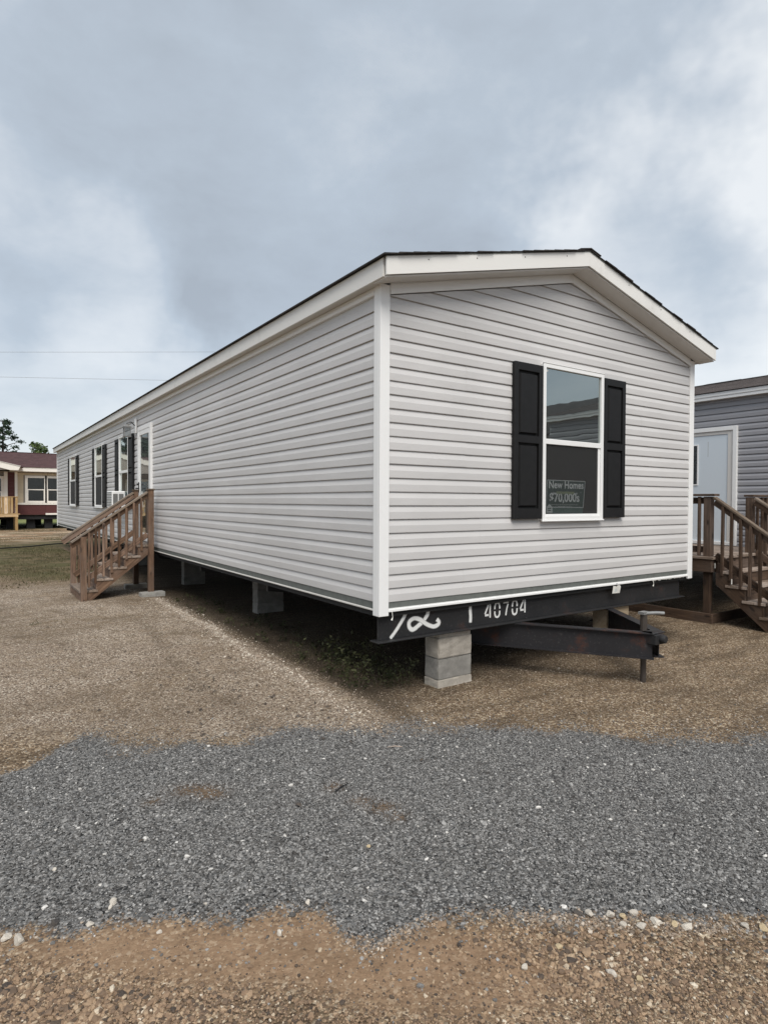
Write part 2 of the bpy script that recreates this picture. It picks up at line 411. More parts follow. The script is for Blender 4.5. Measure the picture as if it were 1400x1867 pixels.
def put(name, me, mat, parent=None, Mx=None):
    if isinstance(me, MB): me = me.mesh(name)
    if len(me.materials) == 0 and mat is not None: me.materials.append(mat)
    o = bpy.data.objects.new(name, me); COL.objects.link(o)
    if parent is not None: o.parent = parent
    if Mx is not None: o.matrix_basis = Mx
    return o
def bxo(name, mat, parent, x0, x1, y0, y1, z0, z1, bevel=0.0, Mx=None):
    """a box as its own object, with its origin at its middle"""
    c = Vector(((x0 + x1) / 2, (y0 + y1) / 2, (z0 + z1) / 2))
    hx, hy, hz = (x1 - x0) / 2, (y1 - y0) / 2, (z1 - z0) / 2
    me = MB().box(-hx, hx, -hy, hy, -hz, hz).mesh(name, bevel)
    T = Matrix.Translation(c)
    return put(name, me, mat, parent, T if Mx is None else Mx @ T)
_bc = {}
def board(name, mat, parent, p0, p1, w, t, up=(0, 0, 1), bevel=0.003):
    """a length of lumber from p0 to p1: w along 'up', t across; grain along local x"""
    p0 = Vector(p0); p1 = Vector(p1); L = (p1 - p0).length
    key = (round(L, 4), round(w, 4), round(t, 4), mat.name)
    if key not in _bc:
        me = MB().box(-L / 2, L / 2, -t / 2, t / 2, -w / 2, w / 2).mesh(name, bevel); me.materials.append(mat); _bc[key] = me
    x = (p1 - p0).normalized(); y = Vector(up).cross(x).normalized(); z = x.cross(y)
    c = (p0 + p1) / 2
    Mx = Matrix(((x.x, y.x, z.x, c.x), (x.y, y.y, z.y, c.y), (x.z, y.z, z.z, c.z), (0, 0, 0, 1)))
    o = bpy.data.objects.new(name, _bc[key]); COL.objects.link(o); o.parent = parent; o.matrix_basis = Mx
    return o
def thing(name, label, cat, loc=(0, 0, 0), rz=0.0, group=None):
    o = bpy.data.objects.new(name, None); COL.objects.link(o); o.empty_display_size = 0.2
    o.matrix_basis = Matrix.Translation(Vector(loc)) @ Matrix.Rotation(rz, 4, 'Z')
    return tag(o, label, cat, group)
def tag(o, label=None, cat=None, group=None, kind=None):
    if label: o['label'] = label
    if cat: o['category'] = cat
    if group: o['group'] = group
    if kind: o['kind'] = kind
    return o
def text_mesh(txt, h, depth=0.0):
    cu = bpy.data.curves.new('t', 'FONT'); cu.body = txt; cu.size = h; cu.align_x = 'CENTER'; cu.align_y = 'BOTTOM'; cu.extrude = depth
    cu.offset = h * 0.022; cu.space_character = 1.02
    o = bpy.data.objects.new('t', cu); COL.objects.link(o)
    dg = bpy.context.evaluated_depsgraph_get()
    me = bpy.data.meshes.new_from_object(o.evaluated_get(dg))
    bpy.data.objects.remove(o); bpy.data.curves.remove(cu)
    me.transform(Matrix.Rotation(math.pi / 2, 4, 'X'))      # stands in the xz plane, facing -y
    return me
def ribbon(pts, w, y, dz=0.0):
    """a flat painted stroke in the xz plane with an 'edge' attribute (1 in the middle, 0 at the rim)"""
    P = [Vector((a, b)) for a, b in pts]
    # resample with Catmull-Rom
    Q = []
    for i in range(len(P) - 1):
        a = P[max(i - 1, 0)]; b = P[i]; c = P[i + 1]; d = P[min(i + 2, len(P) - 1)]
        for k in range(5):
            s = k / 5
            Q.append(0.5 * ((2 * b) + (c - a) * s + (2 * a - 5 * b + 4 * c - d) * s * s + (3 * b - a - 3 * c + d) * s ** 3))
    Q.append(P[-1])
    vs, fs, ed = [], [], []
    n = len(Q)
    for i, q in enumerate(Q):
        t = (Q[min(i + 1, n - 1)] - Q[max(i - 1, 0)]).normalized(); nn = Vector((-t.y, t.x))
        e = 1.0 if 0 < i < n - 1 else 0.2
        for s, v in ((-1, 0.0), (-0.45, 0.95 * e), (0, 1.0 * e), (0.45, 0.95 * e), (1, 0.0)):
            p = q + nn * (s * w / 2); vs.append((p.x, y - i * 0.00004, p.y)); ed.append(v)
    for i in range(n - 1):
        for k in range(4):
            a = i * 5 + k; fs.append((a, a + 1, a + 6, a + 5))
    return vs, fs, ed
def stroke_mesh(name, strokes, y, step=0.0006):
    V, F, E = [], [], []
    for j, (pts, w) in enumerate(strokes):
        vs, fs, ed = ribbon(pts, w, y - j * step); o = len(V)
        V += vs; F += [tuple(i + o for i in f) for f in fs]; E += ed
    me = bpy.data.meshes.new(name); me.from_pydata(V, [], F)
    a = me.attributes.new('edge', 'FLOAT', 'POINT'); a.data.foreach_set('value', E)
    return me

# wall frames: local x to the right seen from outside, z up, -y outward
def frame_front(x, y, z): return Matrix.Translation((x, y, z))
def frame_left(x, y, z): return Matrix.Translation((x, y, z)) @ Matrix.Rotation(-math.pi / 2, 4, 'Z')

# ------------------------------------------------------------------ ground
F2 = np.array([math.sin(YAW), math.cos(YAW)]); R2 = np.array([math.cos(YAW), -math.sin(YAW)])
def sd(x, y):
    dx = x - CAM.x; dy = y - CAM.y
    return dx * R2[0] + dy * R2[1], dx * F2[0] + dy * F2[1]
TOP = np.array([(-4.0, 2.2), (-2.6, 3.2), (-2.25, 3.54), (-2.18, 3.77), (-2.1, 4.14), (-1.94, 4.21), (-1.6, 4.03), (-1.33, 4.09), (-1.02, 4.17), (-0.71, 4.38), (-0.39, 4.33), (0.08, 4.24), (0.4, 4.34), (0.8, 4.35), (1.37, 4.28), (1.96, 4.31), (2.69, 4.22), (4.5, 3.9)])
BOT = np.array([(-4, 2.2), (-1.47, 2.31), (-1.19, 2.3), (-1.03, 2.38), (-0.47, 2.4), (-0.21, 2.38), (-0.16, 2.28), (-0.03, 2.22), (0.14, 2.34), (0.36, 2.42), (0.74, 2.37), (1.08, 2.35), (1.51, 2.35), (4.5, 2.3)])
_ph = rng.uniform(0, 6.28, (24, 2)); _fr = rng.normal(0, 1, (24, 2))
def fbm(x, y, scale):
    v = 0; 
    for i in range(24):
        k = scale * (0.5 + 0.18 * i)
        v = v + np.sin(_fr[i, 0] * k * x + _fr[i, 1] * k * y + _ph[i, 0]) / (1 + 0.25 * i)
    return v / 4.0
def sstep(a, b, x):
    t = np.clip((x - a) / (b - a), 0, 1); return t * t * (3 - 2 * t)
def masks(x, y):
    s, d = sd(x, y)
    top = np.interp(s, TOP[:, 0], TOP[:, 1]); bot = np.interp(s, BOT[:, 0], BOT[:, 1])
    w = fbm(x, y, 3.0)
    w2 = fbm(x + 3, y, 9.0); w3 = fbm(x, y + 5, 22.0)
    asph = sstep(-0.42, 0.42, top - d + 0.13 * w + 0.13 * w2 + 0.10 * w3) * sstep(-0.13, 0.13, d - bot + 0.03 * w + 0.04 * w2 + 0.03 * w3)
    # grass beyond the steps and round the far house
    g = sstep(8.6, 13.0, y + 2.2 * fbm(x, y, 0.8) - 0.6 * np.maximum(0, -2 - x)) * sstep(60, 40, y)
    g = np.maximum(g, sstep(38, 44, y))
    g = g * (1 - 0.9 * sstep(25.5, 26.8, y) * sstep(33.5, 31.5, y + 0.8 * fbm(x, y, 1.2)))    # bare wheel tracks
    g = g * sstep(-0.05, -0.8, x) if np.isscalar(x) else np.where((x > -0.1) & (x < 4.8) & (y < 21.3) & (y > 0), g * 0.15, g)
    tracks = sstep(25.0, 26.8, y) * sstep(33.5, 31.8, y)
    # pale line of washed pebbles along the drip edge
    px = np.interp(y, [-0.6, 0.5, 1.5, 2.8, 4.8, 6.3], [-0.327, -0.304, -0.256, -0.238, -0.15, -0.2])
    px = px + 0.03 * np.sin(2.3 * y) + 0.02 * np.sin(5.1 * y + 1)
    peb = np.exp(-((x - px) / 0.10) ** 2) * sstep(-0.6, 1.2, y) * (0.62 + 0.38 * fbm(x, y, 2.5)) * sstep(6.9, 6.2, y)
    under = sstep(-0.25, 0.15, x) * sstep(4.95, 4.5, x) * sstep(-0.35, 0.3, y) * sstep(21.6, 21.0, y)  # footprint of the home; its shade is painted into the ground colour here
    # pale worn gravel to the left of the home
    pale = sstep(4.0, 4.4, d) * sstep(0.4, -0.4, x) * sstep(10.5, 8.0, y)
    damp = np.exp(-((x - px - 0.34) / 0.16) ** 2) * sstep(-0.9, -0.3, y) * sstep(5.5, 3.0, y) * 0.9 + 0.55 * np.exp(-((x + 0.95 + 0.12 * np.sin(y)) / 0.14) ** 2) * sstep(-0.4, 0.3, y) * sstep(7.0, 4.0, y) + 0.5 * sstep(0.2, 0.8, x) * sstep(-2.2, -1.2, y) * sstep(1.0, 0.2, y) * (0.5 + 0.5 * fbm(x, y, 1.5))
    # smooth packed dirt in front of the dark gravel
    silt = sstep(0.55, -0.05, np.hypot((s + 0.45) / 0.95, (d - 2.24) / 0.20) - 0.75) + 0.9 * sstep(0.5, 0.0, np.hypot((s - 0.22) / 0.45, (d - 2.08) / 0.17) - 0.7)
    silt = np.clip(silt, 0, 1) * (1 - asph)
    return dict(asph=asph, grass=g, peb=peb, under=under, pale=pale, silt=silt, tracks=tracks, damp=damp)
STAINS = [(-1.06, 3.42, 0.15, 0.07), (-0.94, 3.36, 0.07, 0.05), (-1.25, 3.28, 0.05, 0.04), (0.0, 3.22, 0.09, 0.06), (-0.12, 3.30, 0.06, 0.04), (0.08, 3.12, 0.05, 0.04), (-0.28, 3.45, 0.05, 0.05)]
def stains(x, y):
    s, d = sd(x, y); v = 0
    for a, b_, ra, rb in STAINS: v = v + np.exp(-((s - a) / ra) ** 2 - ((d - b_) / rb) ** 2)
    return np.clip(v, 0, 1)
def gz(x, y):
    m = masks(x, y)
    near = np.exp(-((x / 14.0) ** 2 + ((y - 2) / 14.0) ** 2))
    return (0.010 * fbm(x, y, 1.2) + 0.004 * fbm(x + 9, y, 5.0)) * near + 0.016 * m['asph'] + 0.012 * m['peb'] - 0.02 * near * m['under'] * 0.3
def axis(lo, hi, step, far):
    a = list(np.arange(lo, hi + 1e-6, step)); s = step
    l, h = lo, hi; L, H = [], []
    while l > -far: s *= 1.35; l -= s; L.append(l)
    s = step
    while h < far: s *= 1.35; h += s; H.append(h)
    return np.array(L[::-1] + a + H)
xs = axis(-5.0, 7.5, 0.05, 900); ys = axis(-4.2, 9.0, 0.05, 900)
XX, YY = np.meshgrid(xs, ys); nx, ny = len(xs), len(ys)
ZZ = gz(XX, YY)
co = np.stack([XX, YY, ZZ], -1).reshape(-1, 3)
ii = np.arange(nx * ny).reshape(ny, nx)
fa = np.stack([ii[:-1, :-1], ii[:-1, 1:], ii[1:, 1:], ii[1:, :-1]], -1).reshape(-1, 4)
gm = bpy.data.meshes.new('ground'); gm.vertices.add(len(co)); gm.vertices.foreach_set('co', co.ravel())
gm.loops.add(fa.size); gm.loops.foreach_set('vertex_index', fa.ravel()); gm.polygons.add(len(fa))
gm.polygons.foreach_set('loop_start', np.arange(0, fa.size, 4)); gm.polygons.foreach_set('loop_total', np.full(len(fa), 4))
gm.update(calc_edges=True); gm.validate()
gm.polygons.foreach_set('use_smooth', np.ones(len(fa), bool))
mk = masks(XX, YY); mk['stain'] = stains(XX, YY)
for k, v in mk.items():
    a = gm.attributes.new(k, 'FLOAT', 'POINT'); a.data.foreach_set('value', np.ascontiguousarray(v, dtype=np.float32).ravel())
m, t, b = newmat('yard_ground')
P = geopos(t)
def att(n): return nd(t, 'ShaderNodeAttribute', attribute_name=n).outputs['Fac']
nb = noise(t, P, 0.9, 5); nm = noise(t, P, 6, 6, 0.65); nf = noise(t, P, 45, 5, 0.7)
def vor(scale):
    v = nd(t, 'ShaderNodeTexVoronoi'); t.links.new(P, v.inputs['Vector']); v.inputs['Scale'].default_value = scale
    v.inputs['Randomness'].default_value = 1.0
    return v
v1 = vor(75); v2 = vor(38); v3 = vor(150)
def val(vv):
    s_ = nd(t, 'ShaderNodeSeparateColor'); t.links.new(vv.outputs['Color'], s_.inputs[0]); return s_.outputs
dirt = mixc(t, maprange(t, nb, 0.35, 0.65), (0.195, 0.130, 0.080), (0.265, 0.186, 0.122))
dirt = mixc(t, maprange(t, nm, 0.42, 0.66, 0, 0.7), dirt, (0.125, 0.086, 0.055))
sv = nd(t, 'ShaderNodeVectorMath', operation='MULTIPLY'); t.links.new(P, sv.inputs[0]); sv.inputs[1].default_value = (0.55, 2.6, 1)
stk = noise(t, sv.outputs[0], 1.7, 6, 0.62)
peb = ramp_(t, val(v1)[0], [(0.0, (0.035, 0.027, 0.021)), (0.35, (0.145, 0.100, 0.062)), (0.75, (0.32, 0.24, 0.155)), (1.0, (0.66, 0.57, 0.43))])
tan = mixc(t, maprange(t, nf, 0.30, 0.55, 0.25, 0.85), dirt, peb)
pebp = ramp_(t, val(v1)[1], [(0.0, (0.055, 0.044, 0.034)), (0.3, (0.20, 0.153, 0.112)), (0.7, (0.38, 0.308, 0.238)), (1.0, (0.68, 0.61, 0.51))])
palef = mth(t, 'MULTIPLY', att('pale'), maprange(t, mth(t, 'ADD', mth(t, 'MULTIPLY', nm, 0.6), mth(t, 'MULTIPLY', nb, 0.4)), 0.38, 0.56, 0.25, 0.95))
tan = mixc(t, maprange(t, stk, 0.46, 0.64, 0, 0.55), tan, (0.085, 0.060, 0.038))
col = mixc(t, palef, tan, pebp)
col = mixc(t, maprange(t, noise(t, P, 0.55, 5, 0.6), 0.46, 0.62, 0, 0.55), col, mixc(t, 0.5, tan, (0.10, 0.072, 0.046)))
damp = mth(t, 'ADD', att('damp'), mth(t, 'MULTIPLY', mth(t, 'SUBTRACT', nm, 0.5), 0.9))
col = mixc(t, maprange(t, damp, 0.25, 0.85, 0, 0.65), col, (0.080, 0.058, 0.036))
col = mixc(t, maprange(t, noise(t, P, 2.3, 7, 0.7), 0.54, 0.70, 0, 0.45), col, (0.095, 0.072, 0.050))
silt = mixc(t, maprange(t, nm, 0.3, 0.7), (0.285, 0.188, 0.118), (0.215, 0.140, 0.086))
col = mixc(t, mth(t, 'MULTIPLY', att('silt'), maprange(t, nf, 0.25, 0.6, 1.0, 0.7)), col, silt)
pebl = ramp_(t, val(v2)[0], [(0.0, (0.13, 0.11, 0.09)), (0.5, (0.30, 0.26, 0.215)), (1.0, (0.62, 0.57, 0.50))])
col = mixc(t, maprange(t, mth(t, 'ADD', att('peb'), mth(t, 'MULTIPLY', mth(t, 'SUBTRACT', nf, 0.5), 1.2)), 0.28, 0.85, 0, 0.85), col, pebl)
chips = ramp_(t, val(v1)[2], [(0.0, (0.024, 0.024, 0.024)), (0.5, (0.115, 0.114, 0.111)), (0.93, (0.25, 0.247, 0.24)), (1.0, (0.36, 0.35, 0.33))])
stain = mth(t, 'MULTIPLY', att('stain'), 0.9)
chips = mixc(t, stain, chips, (0.15, 0.100, 0.060))
am = maprange(t, mth(t, 'ADD', att('asph'), mth(t, 'ADD', mth(t, 'MULTIPLY', mth(t, 'SUBTRACT', nf, 0.5), 1.5), mth(t, 'MULTIPLY', mth(t, 'SUBTRACT', nm, 0.5), 0.9))), 0.34, 0.66)
col = mixc(t, am, col, chips)
ng = noise(t, P, 1.6, 7, 0.7); ng2 = noise(t, P, 0.35, 4)
gcol = mixc(t, maprange(t, ng, 0.40, 0.62), (0.068, 0.062, 0.030), (0.180, 0.140, 0.085))
gcol = mixc(t, maprange(t, ng2, 0.42, 0.62), gcol, (0.098, 0.092, 0.042))
sepp = nd(t, 'ShaderNodeSeparateXYZ'); t.links.new(P, sepp.inputs[0])
gcol = mixc(t, maprange(t, sepp.outputs[1], 36, 46), gcol, (0.20, 0.225, 0.085))
gm_ = maprange(t, mth(t, 'ADD', att('grass'), mth(t, 'MULTIPLY', mth(t, 'SUBTRACT', ng, 0.5), 1.1)), 0.30, 0.75, 0, 0.95)
col = mixc(t, gm_, col, gcol)
trk = mixc(t, maprange(t, noise(t, P, 0.9, 5), 0.4, 0.6), (0.34, 0.205, 0.120), (0.52, 0.41, 0.29))
tm = nd(t, 'ShaderNodeVectorMath', operation='MULTIPLY'); t.links.new(P, tm.inputs[0]); tm.inputs[1].default_value = (0.25, 1.1, 1)
col = mixc(t, mth(t, 'MULTIPLY', att('tracks'), maprange(t, noise(t, tm.outputs[0], 1.0, 5), 0.43, 0.54)), col, trk)
col = mixc(t, mth(t, 'MULTIPLY', att('under'), 0.7), col, (0.034, 0.026, 0.018))  # dirt darkened beneath the home: shade put into the base colour
t.links.new(col, b.inputs['Base Color']); b.inputs['Roughness'].default_value = 0.95; b.inputs['Specular IOR Level'].default_value = 0.15
hgt = mth(t, 'ADD', mth(t, 'MULTIPLY', mth(t, 'MULTIPLY', v1.outputs['Distance'], -1.2), mth(t, 'SUBTRACT', 1.0, mth(t, 'MULTIPLY', att('silt'), 0.95))), mth(t, 'ADD', mth(t, 'MULTIPLY', nm, 1.4), mth(t, 'MULTIPLY', nf, 0.6)))
bump(t, b, hgt, 0.9, 0.012)
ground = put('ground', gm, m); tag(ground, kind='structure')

# ---- loose stones: one stuff object per kind of gravel, instanced stones with their own shapes
def gravel(name, pts, size, tone, mat, label=None, flat=0.65):
    n = len(pts)
    me = bpy.data.meshes.new(name); me.vertices.add(n)
    z = gz(pts[:, 0], pts[:, 1]) + size * 0.22
    me.vertices.foreach_set('co', np.column_stack([pts, z]).astype(np.float32).ravel())
    asp = rng.uniform(0.7, 1.45, (n, 3)); asp[:, 2] *= flat
    for nm_, arr, ty in (('rot', np.column_stack([rng.normal(0, 0.25, n), rng.normal(0, 0.25, n), rng.uniform(0, 6.28, n)]), 'FLOAT_VECTOR'),
                         ('scl', asp * size[:, None], 'FLOAT_VECTOR'), ('tone', tone, 'FLOAT'), ('pick', rng.integers(0, 4, n), 'INT')):
        a = me.attributes.new(nm_, ty, 'POINT')
        a.data.foreach_set('vector' if ty == 'FLOAT_VECTOR' else 'value', np.ascontiguousarray(arr, dtype=np.int32 if ty == 'INT' else np.float32).ravel())
    o = put(name, me, mat); tag(o, label, None, None, 'stuff')
    g = bpy.data.node_groups.new(name, 'GeometryNodeTree')
    g.interface.new_socket('Geometry', in_out='INPUT', socket_type='NodeSocketGeometry')
    g.interface.new_socket('Geometry', in_out='OUTPUT', socket_type='NodeSocketGeometry')
    A = lambda ty: g.nodes.new(ty)
    gi, go = A('NodeGroupInput'), A('NodeGroupOutput')
    mp = A('GeometryNodeMeshToPoints'); g.links.new(gi.outputs[0], mp.inputs['Mesh'])
    ji = A('GeometryNodeGeometryToInstance')
    for k in range(4):
        ico = A('GeometryNodeMeshIcoSphere'); ico.inputs['Radius'].default_value = 1.0; ico.inputs['Subdivisions'].default_value = 1 if k < 3 else 2
        sp = A('GeometryNodeSetPosition'); g.links.new(ico.outputs['Mesh'], sp.inputs['Geometry'])
        ps = A('GeometryNodeInputPosition'); va = A('ShaderNodeVectorMath'); va.operation = 'ADD'; va.inputs[1].default_value = (k * 3.7, k * 1.9, 0.3)
        g.links.new(ps.outputs[0], va.inputs[0])
        nz = A('ShaderNodeTexNoise'); nz.inputs['Scale'].default_value = 0.9; g.links.new(va.outputs[0], nz.inputs['Vector'])
        vsb = A('ShaderNodeVectorMath'); vsb.operation = 'SUBTRACT'; vsb.inputs[1].default_value = (0.5, 0.5, 0.5); g.links.new(nz.outputs['Color'], vsb.inputs[0])
        vsc = A('ShaderNodeVectorMath'); vsc.operation = 'SCALE'; vsc.inputs['Scale'].default_value = 1.5; g.links.new(vsb.outputs[0], vsc.inputs[0])
        g.links.new(vsc.outputs[0], sp.inputs['Offset'])
        sm = A('GeometryNodeSetMaterial'); sm.inputs['Material'].default_value = mat; g.links.new(sp.outputs[0], sm.inputs['Geometry'])
        g.links.new(sm.outputs[0], ji.inputs[0])
    ip = A('GeometryNodeInstanceOnPoints'); g.links.new(mp.outputs[0], ip.inputs['Points']); g.links.new(ji.outputs[0], ip.inputs['Instance'])
    ip.inputs['Pick Instance'].default_value = True
    def na(nm_, ty):
        x = A('GeometryNodeInputNamedAttribute'); x.data_type = ty; x.inputs['Name'].default_value = nm_; return x.outputs['Attribute']
    g.links.new(na('pick', 'INT'), ip.inputs['Instance Index'])
    er = A('FunctionNodeEulerToRotation'); g.links.new(na('rot', 'FLOAT_VECTOR'), er.inputs[0]); g.links.new(er.outputs[0], ip.inputs['Rotation'])
    g.links.new(na('scl', 'FLOAT_VECTOR'), ip.inputs['Scale'])
    g.links.new(ip.outputs[0], go.inputs[0])
    md = o.modifiers.new('stones', 'NODES'); md.node_group = g
    return o
def scatter(n, d0, d1):
    """points over the part of the yard in front of the camera, evenly per square metre"""
    d = np.sqrt(rng.uniform(d0 ** 2, d1 ** 2, n)); s = rng.uniform(-0.78, 0.78, n) * d
    return np.column_stack([CAM.x + s * R2[0] + d * F2[0], CAM.y + s * R2[1] + d * F2[1]]), s, d
def thin(p, w, cut=0.5, soft=0.25):
    return rng.uniform(0, 1, len(p)) < w
p, s_, d_ = scatter(330000, 1.7, 5.2)
mm = masks(p[:, 0], p[:, 1]); a_ = np.clip(mm['asph'], 0, 1) ** 1.3
bt_ = np.interp(s_, BOT[:, 0], BOT[:, 1]); stray = 0.10 * np.exp(-np.maximum(0, bt_ - d_) / 0.14) * (d_ < bt_ + .1) + 0.08 * np.exp(-np.maximum(0, d_ - np.interp(s_, TOP[:, 0], TOP[:, 1])) / 0.25) * (d_ > 3.4)
k = thin(p, (1 - 0.75 * stains(p[:, 0], p[:, 1])) * np.maximum(a_ * (0.80 + 0.2 * fbm(p[:, 0], p[:, 1], 5.0)), stray)); pa = p[k]
sz = rng.lognormal(math.log(0.0034), 0.36, len(pa)); tone = rng.beta(1.6, 1.9, len(pa)) * 0.93
wh = rng.uniform(0, 1, len(pa)) < 0.0032; tone[wh] = rng.uniform(0.97, 1, wh.sum()); sz[wh] *= rng.uniform(0.9, 2.0, wh.sum())
gravel('dark_gravel', pa, sz, tone, M['gravel_dark'], 'dark grey crushed gravel spread in a band across the yard')
p, s_, d_ = scatter(190000, 1.5, 3.1)
mm = masks(p[:, 0], p[:, 1])
nearw = sstep(2.25, 1.95, d_)
patch = np.exp(-(((s_ - 0.62) / 0.45) ** 2 + ((d_ - 2.18) / 0.16) ** 2))
w = (1 - np.clip(mm['asph'] * 1.3, 0, 1)) * (1 - 0.78 * np.clip(mm['silt'], 0, 1)) * (0.25 + 0.5 * nearw + 0.5 * patch)
k = thin(p, w); pb = p[k]; nb_ = len(pb)
sz = rng.lognormal(math.log(0.0026), 0.42, nb_) * (1 + 0.75 * nearw[k] * sstep(-0.3, -0.9, s_[k]) + 0.8 * patch[k])
gravel('tan_gravel', pb, sz, np.clip(rng.beta(1.9, 1.8, nb_), 0, 1), M['gravel_tan'], 'tan and brown pebbles bedded in the dirt at the front edge of the yard')
# pale fines along both rims of the dark gravel
p, s_, d_ = scatter(130000, 2.1, 2.7)
bot = np.interp(s_, BOT[:, 0], BOT[:, 1])
w = np.exp(-((d_ - bot + 0.015) / 0.035) ** 2) * (0.03 + 0.36 * np.exp(-((s_ - 0.05) / 0.16) ** 2) + 0.42 * sstep(0.35, 0.6, s_) * sstep(1.6, 1.2, s_))
k = thin(p, w); pc = p[k]
p2, s2, d2 = scatter(120000, 3.9, 7.0)
mm = masks(p2[:, 0], p2[:, 1])
w2 = (1 - np.clip(mm['asph'] * 1.2, 0, 1)) * (0.22 + 0.35 * mm['pale'] ) * (1 - 0.8 * mm['under']) 
k2 = thin(p2, w2 * 1.2)
y3 = 6.6 - 7.2 * rng.beta(1.4, 1.7, 6000)
x3 = np.interp(y3, [-0.6, 0.5, 1.5, 2.8, 4.8, 6.3], [-0.327, -0.304, -0.256, -0.238, -0.15, -0.2]) + 0.03 * np.sin(2.3 * y3) + 0.02 * np.sin(5.1 * y3 + 1) + rng.normal(0, 0.07, 6000) * rng.choice([0.5, 0.8, 1.8], 6000)
pc = np.vstack([pc, p2[k2], np.column_stack([x3, y3])])
sz = rng.lognormal(math.log(0.0032), 0.40, len(pc)); sz[-6000:] *= 1.6
tn = np.clip(rng.beta(2.0, 2.6, len(pc)), 0, 1); tn[-6000:] = np.clip(tn[-6000:] + 0.26, 0, 1)
gravel('pale_gravel', pc, sz, tn, M['gravel_pale'], 'pale washed pebbles lying loose beside the home and along the dark gravel')

# ------------------------------------------------------------------ siding
U = 0.1143; ZB = 0.825; HW = 4.690; HL = 21.12
def course(u, n, z0, out=0.0125, jit=0.0):
    pr = []
    for i in range(n):
        z = z0 + i * u
        pr += [(-0.005, z + 0.004), (out * 0.9, z - 0.001), (out, z + 0.003), (out, z + 0.535 * u), (out * 0.90, z + 0.555 * u), (out * 0.0, z + 0.93 * u), (-0.004, z + 0.965 * u)]
    pr.append((-0.004, z0 + n * u + 0.012))
    return pr
def siding_mesh(pr, x0f, x1f, off=0.0, cap=True):
    vs, fs = [], []
    rows = []
    for d, z in pr:
        a, b = x0f(z), x1f(z)
        if b - a < 0.004: break
        rows.append((a, b, d + off, z))
    if len(rows) < 2: return None
    mb = MB()
    for a, b, d, z in rows: vs += [(a, -d, z), (b, -d, z)]
    for i in range(len(rows) - 1):
        j = 2 * i; fs.append((j, j + 1, j + 3, j + 2))
    mb.add(vs, fs)
    return mb
def hang(parent, mat, Mx, u, z0, rows, segs, xl, xr, n=2, out=0.0125, stag=None, zmax=None):
    for r in range(rows):
        za = z0 + r * n * u
        ze = za + n * u
        cuts = [xl(za)] + [c for c in stag[r % len(stag)] if xl(ze) + 0.3 < c < xr(ze) - 0.3] + [xr(za)]
        for i in range(len(cuts) - 1):
            a, b = cuts[i], cuts[i + 1]
            last = i == len(cuts) - 2
            dz = rnd.uniform(-0.0012, 0.0012)
            pr = [(d, z + dz) for d, z in course(u, n, za, out)]
            if ze > 3.33 and xl(ze) != xl(za):          # finer steps where the rake cuts the panel
                fine_ = []
                for (d0, z0_), (d1, z1_) in zip(pr[:-1], pr[1:]):
                    q = max(1, int(abs(z1_ - z0_) / 0.006)); fine_ += [(d0 + (d1 - d0) * k_ / q, z0_ + (z1_ - z0_) * k_ / q) for k_ in range(q)]
                pr = fine_ + [pr[-1]]
            if zmax: pr = [(d, min(z, zmax)) for d, z in pr]
            # origin at the panel's left end so that the grain runs along it
            f0 = (lambda z, a=a, i=i: max(a, xl(z)) - a) if True else None
            f1 = lambda z, a=a, b=b, last=last: min(b + (0 if last else 0.025), xr(z)) - a
            mb = siding_mesh([(d, z - za) for d, z in pr], lambda z: f0(z + za), lambda z: f1(z + za), off=0.0011 * ((i + r) % 2))
            if mb is None: continue
            me = bpy.data.meshes.new('siding_panel'); me.from_pydata(mb.v, [], mb.f)
            put('siding_panel', me, mat, parent, Mx @ Matrix.Translation((a, 0, za)))

# ------------------------------------------------------------------ the grey mobile home
home = thing('mobile_home', 'long light grey single-wide mobile home with white trim and black shutters on block piers', 'mobile home', (0, 0, 0))
RX = HW / 2; SL = 0.2475
# body behind the siding
core = MB().box(0.012, HW - 0.012, 0.012, HL - 0.012, 0.70, 3.38)
core.prism([(0.012, 3.381), (HW - 0.012, 3.381), (RX, 3.381 + SL * (RX - 0.012))], 0.012, HL - 0.012)
put('wall', core, M['dark'], home)
ztrim = lambda X: 3.35 + SL * (X - 0.085)
gl = lambda z: max(0.072, 0.085 + (z - 3.335) / SL - 0.03) if z > 3.335 else 0.072
gr = lambda z: HW - gl(z)
hang(home, M['siding'], Matrix.Identity(4), U, ZB, 14, None, gl, gr, stag=[[0.9, 3.25 + .0], [2.05], [1.1, 3.6], [0.92, 4.0], [3.26]])
# left long wall: local x runs towards the camera end (from far to near)
ML = frame_left(0, HL, 0)
hang(home, M['siding'], ML, U, ZB, 11, None, lambda z: 0.072, lambda z: HL - 0.072, zmax=3.347,
     stag=[[2.1, 5.7, 9.3, 12.9, 16.5, 19.2], [3.4, 7.0, 10.6, 14.2, 17.6], [1.2, 4.8, 8.4, 12.0, 15.6, 18.4], [2.7, 6.3, 9.9, 13.5, 17.1, 20.0]])
# right wall and back wall, plain runs of siding
MRt = Matrix.Translation((HW, 0, 0)) @ Matrix.Rotation(math.pi / 2, 4, 'Z')
hang(home, M['siding'], MRt, U, ZB, 11, None, lambda z: 0.072, lambda z: HL - 0.072, stag=[[7.0, 14.0], [5.0, 12.0, 18.0]], zmax=3.347)
MBk = Matrix.Translation((HW, HL, 0)) @ Matrix.Rotation(math.pi, 4, 'Z')
hang(home, M['siding'], MBk, U, ZB, 14, None, gl, gr, stag=[[2.3]])
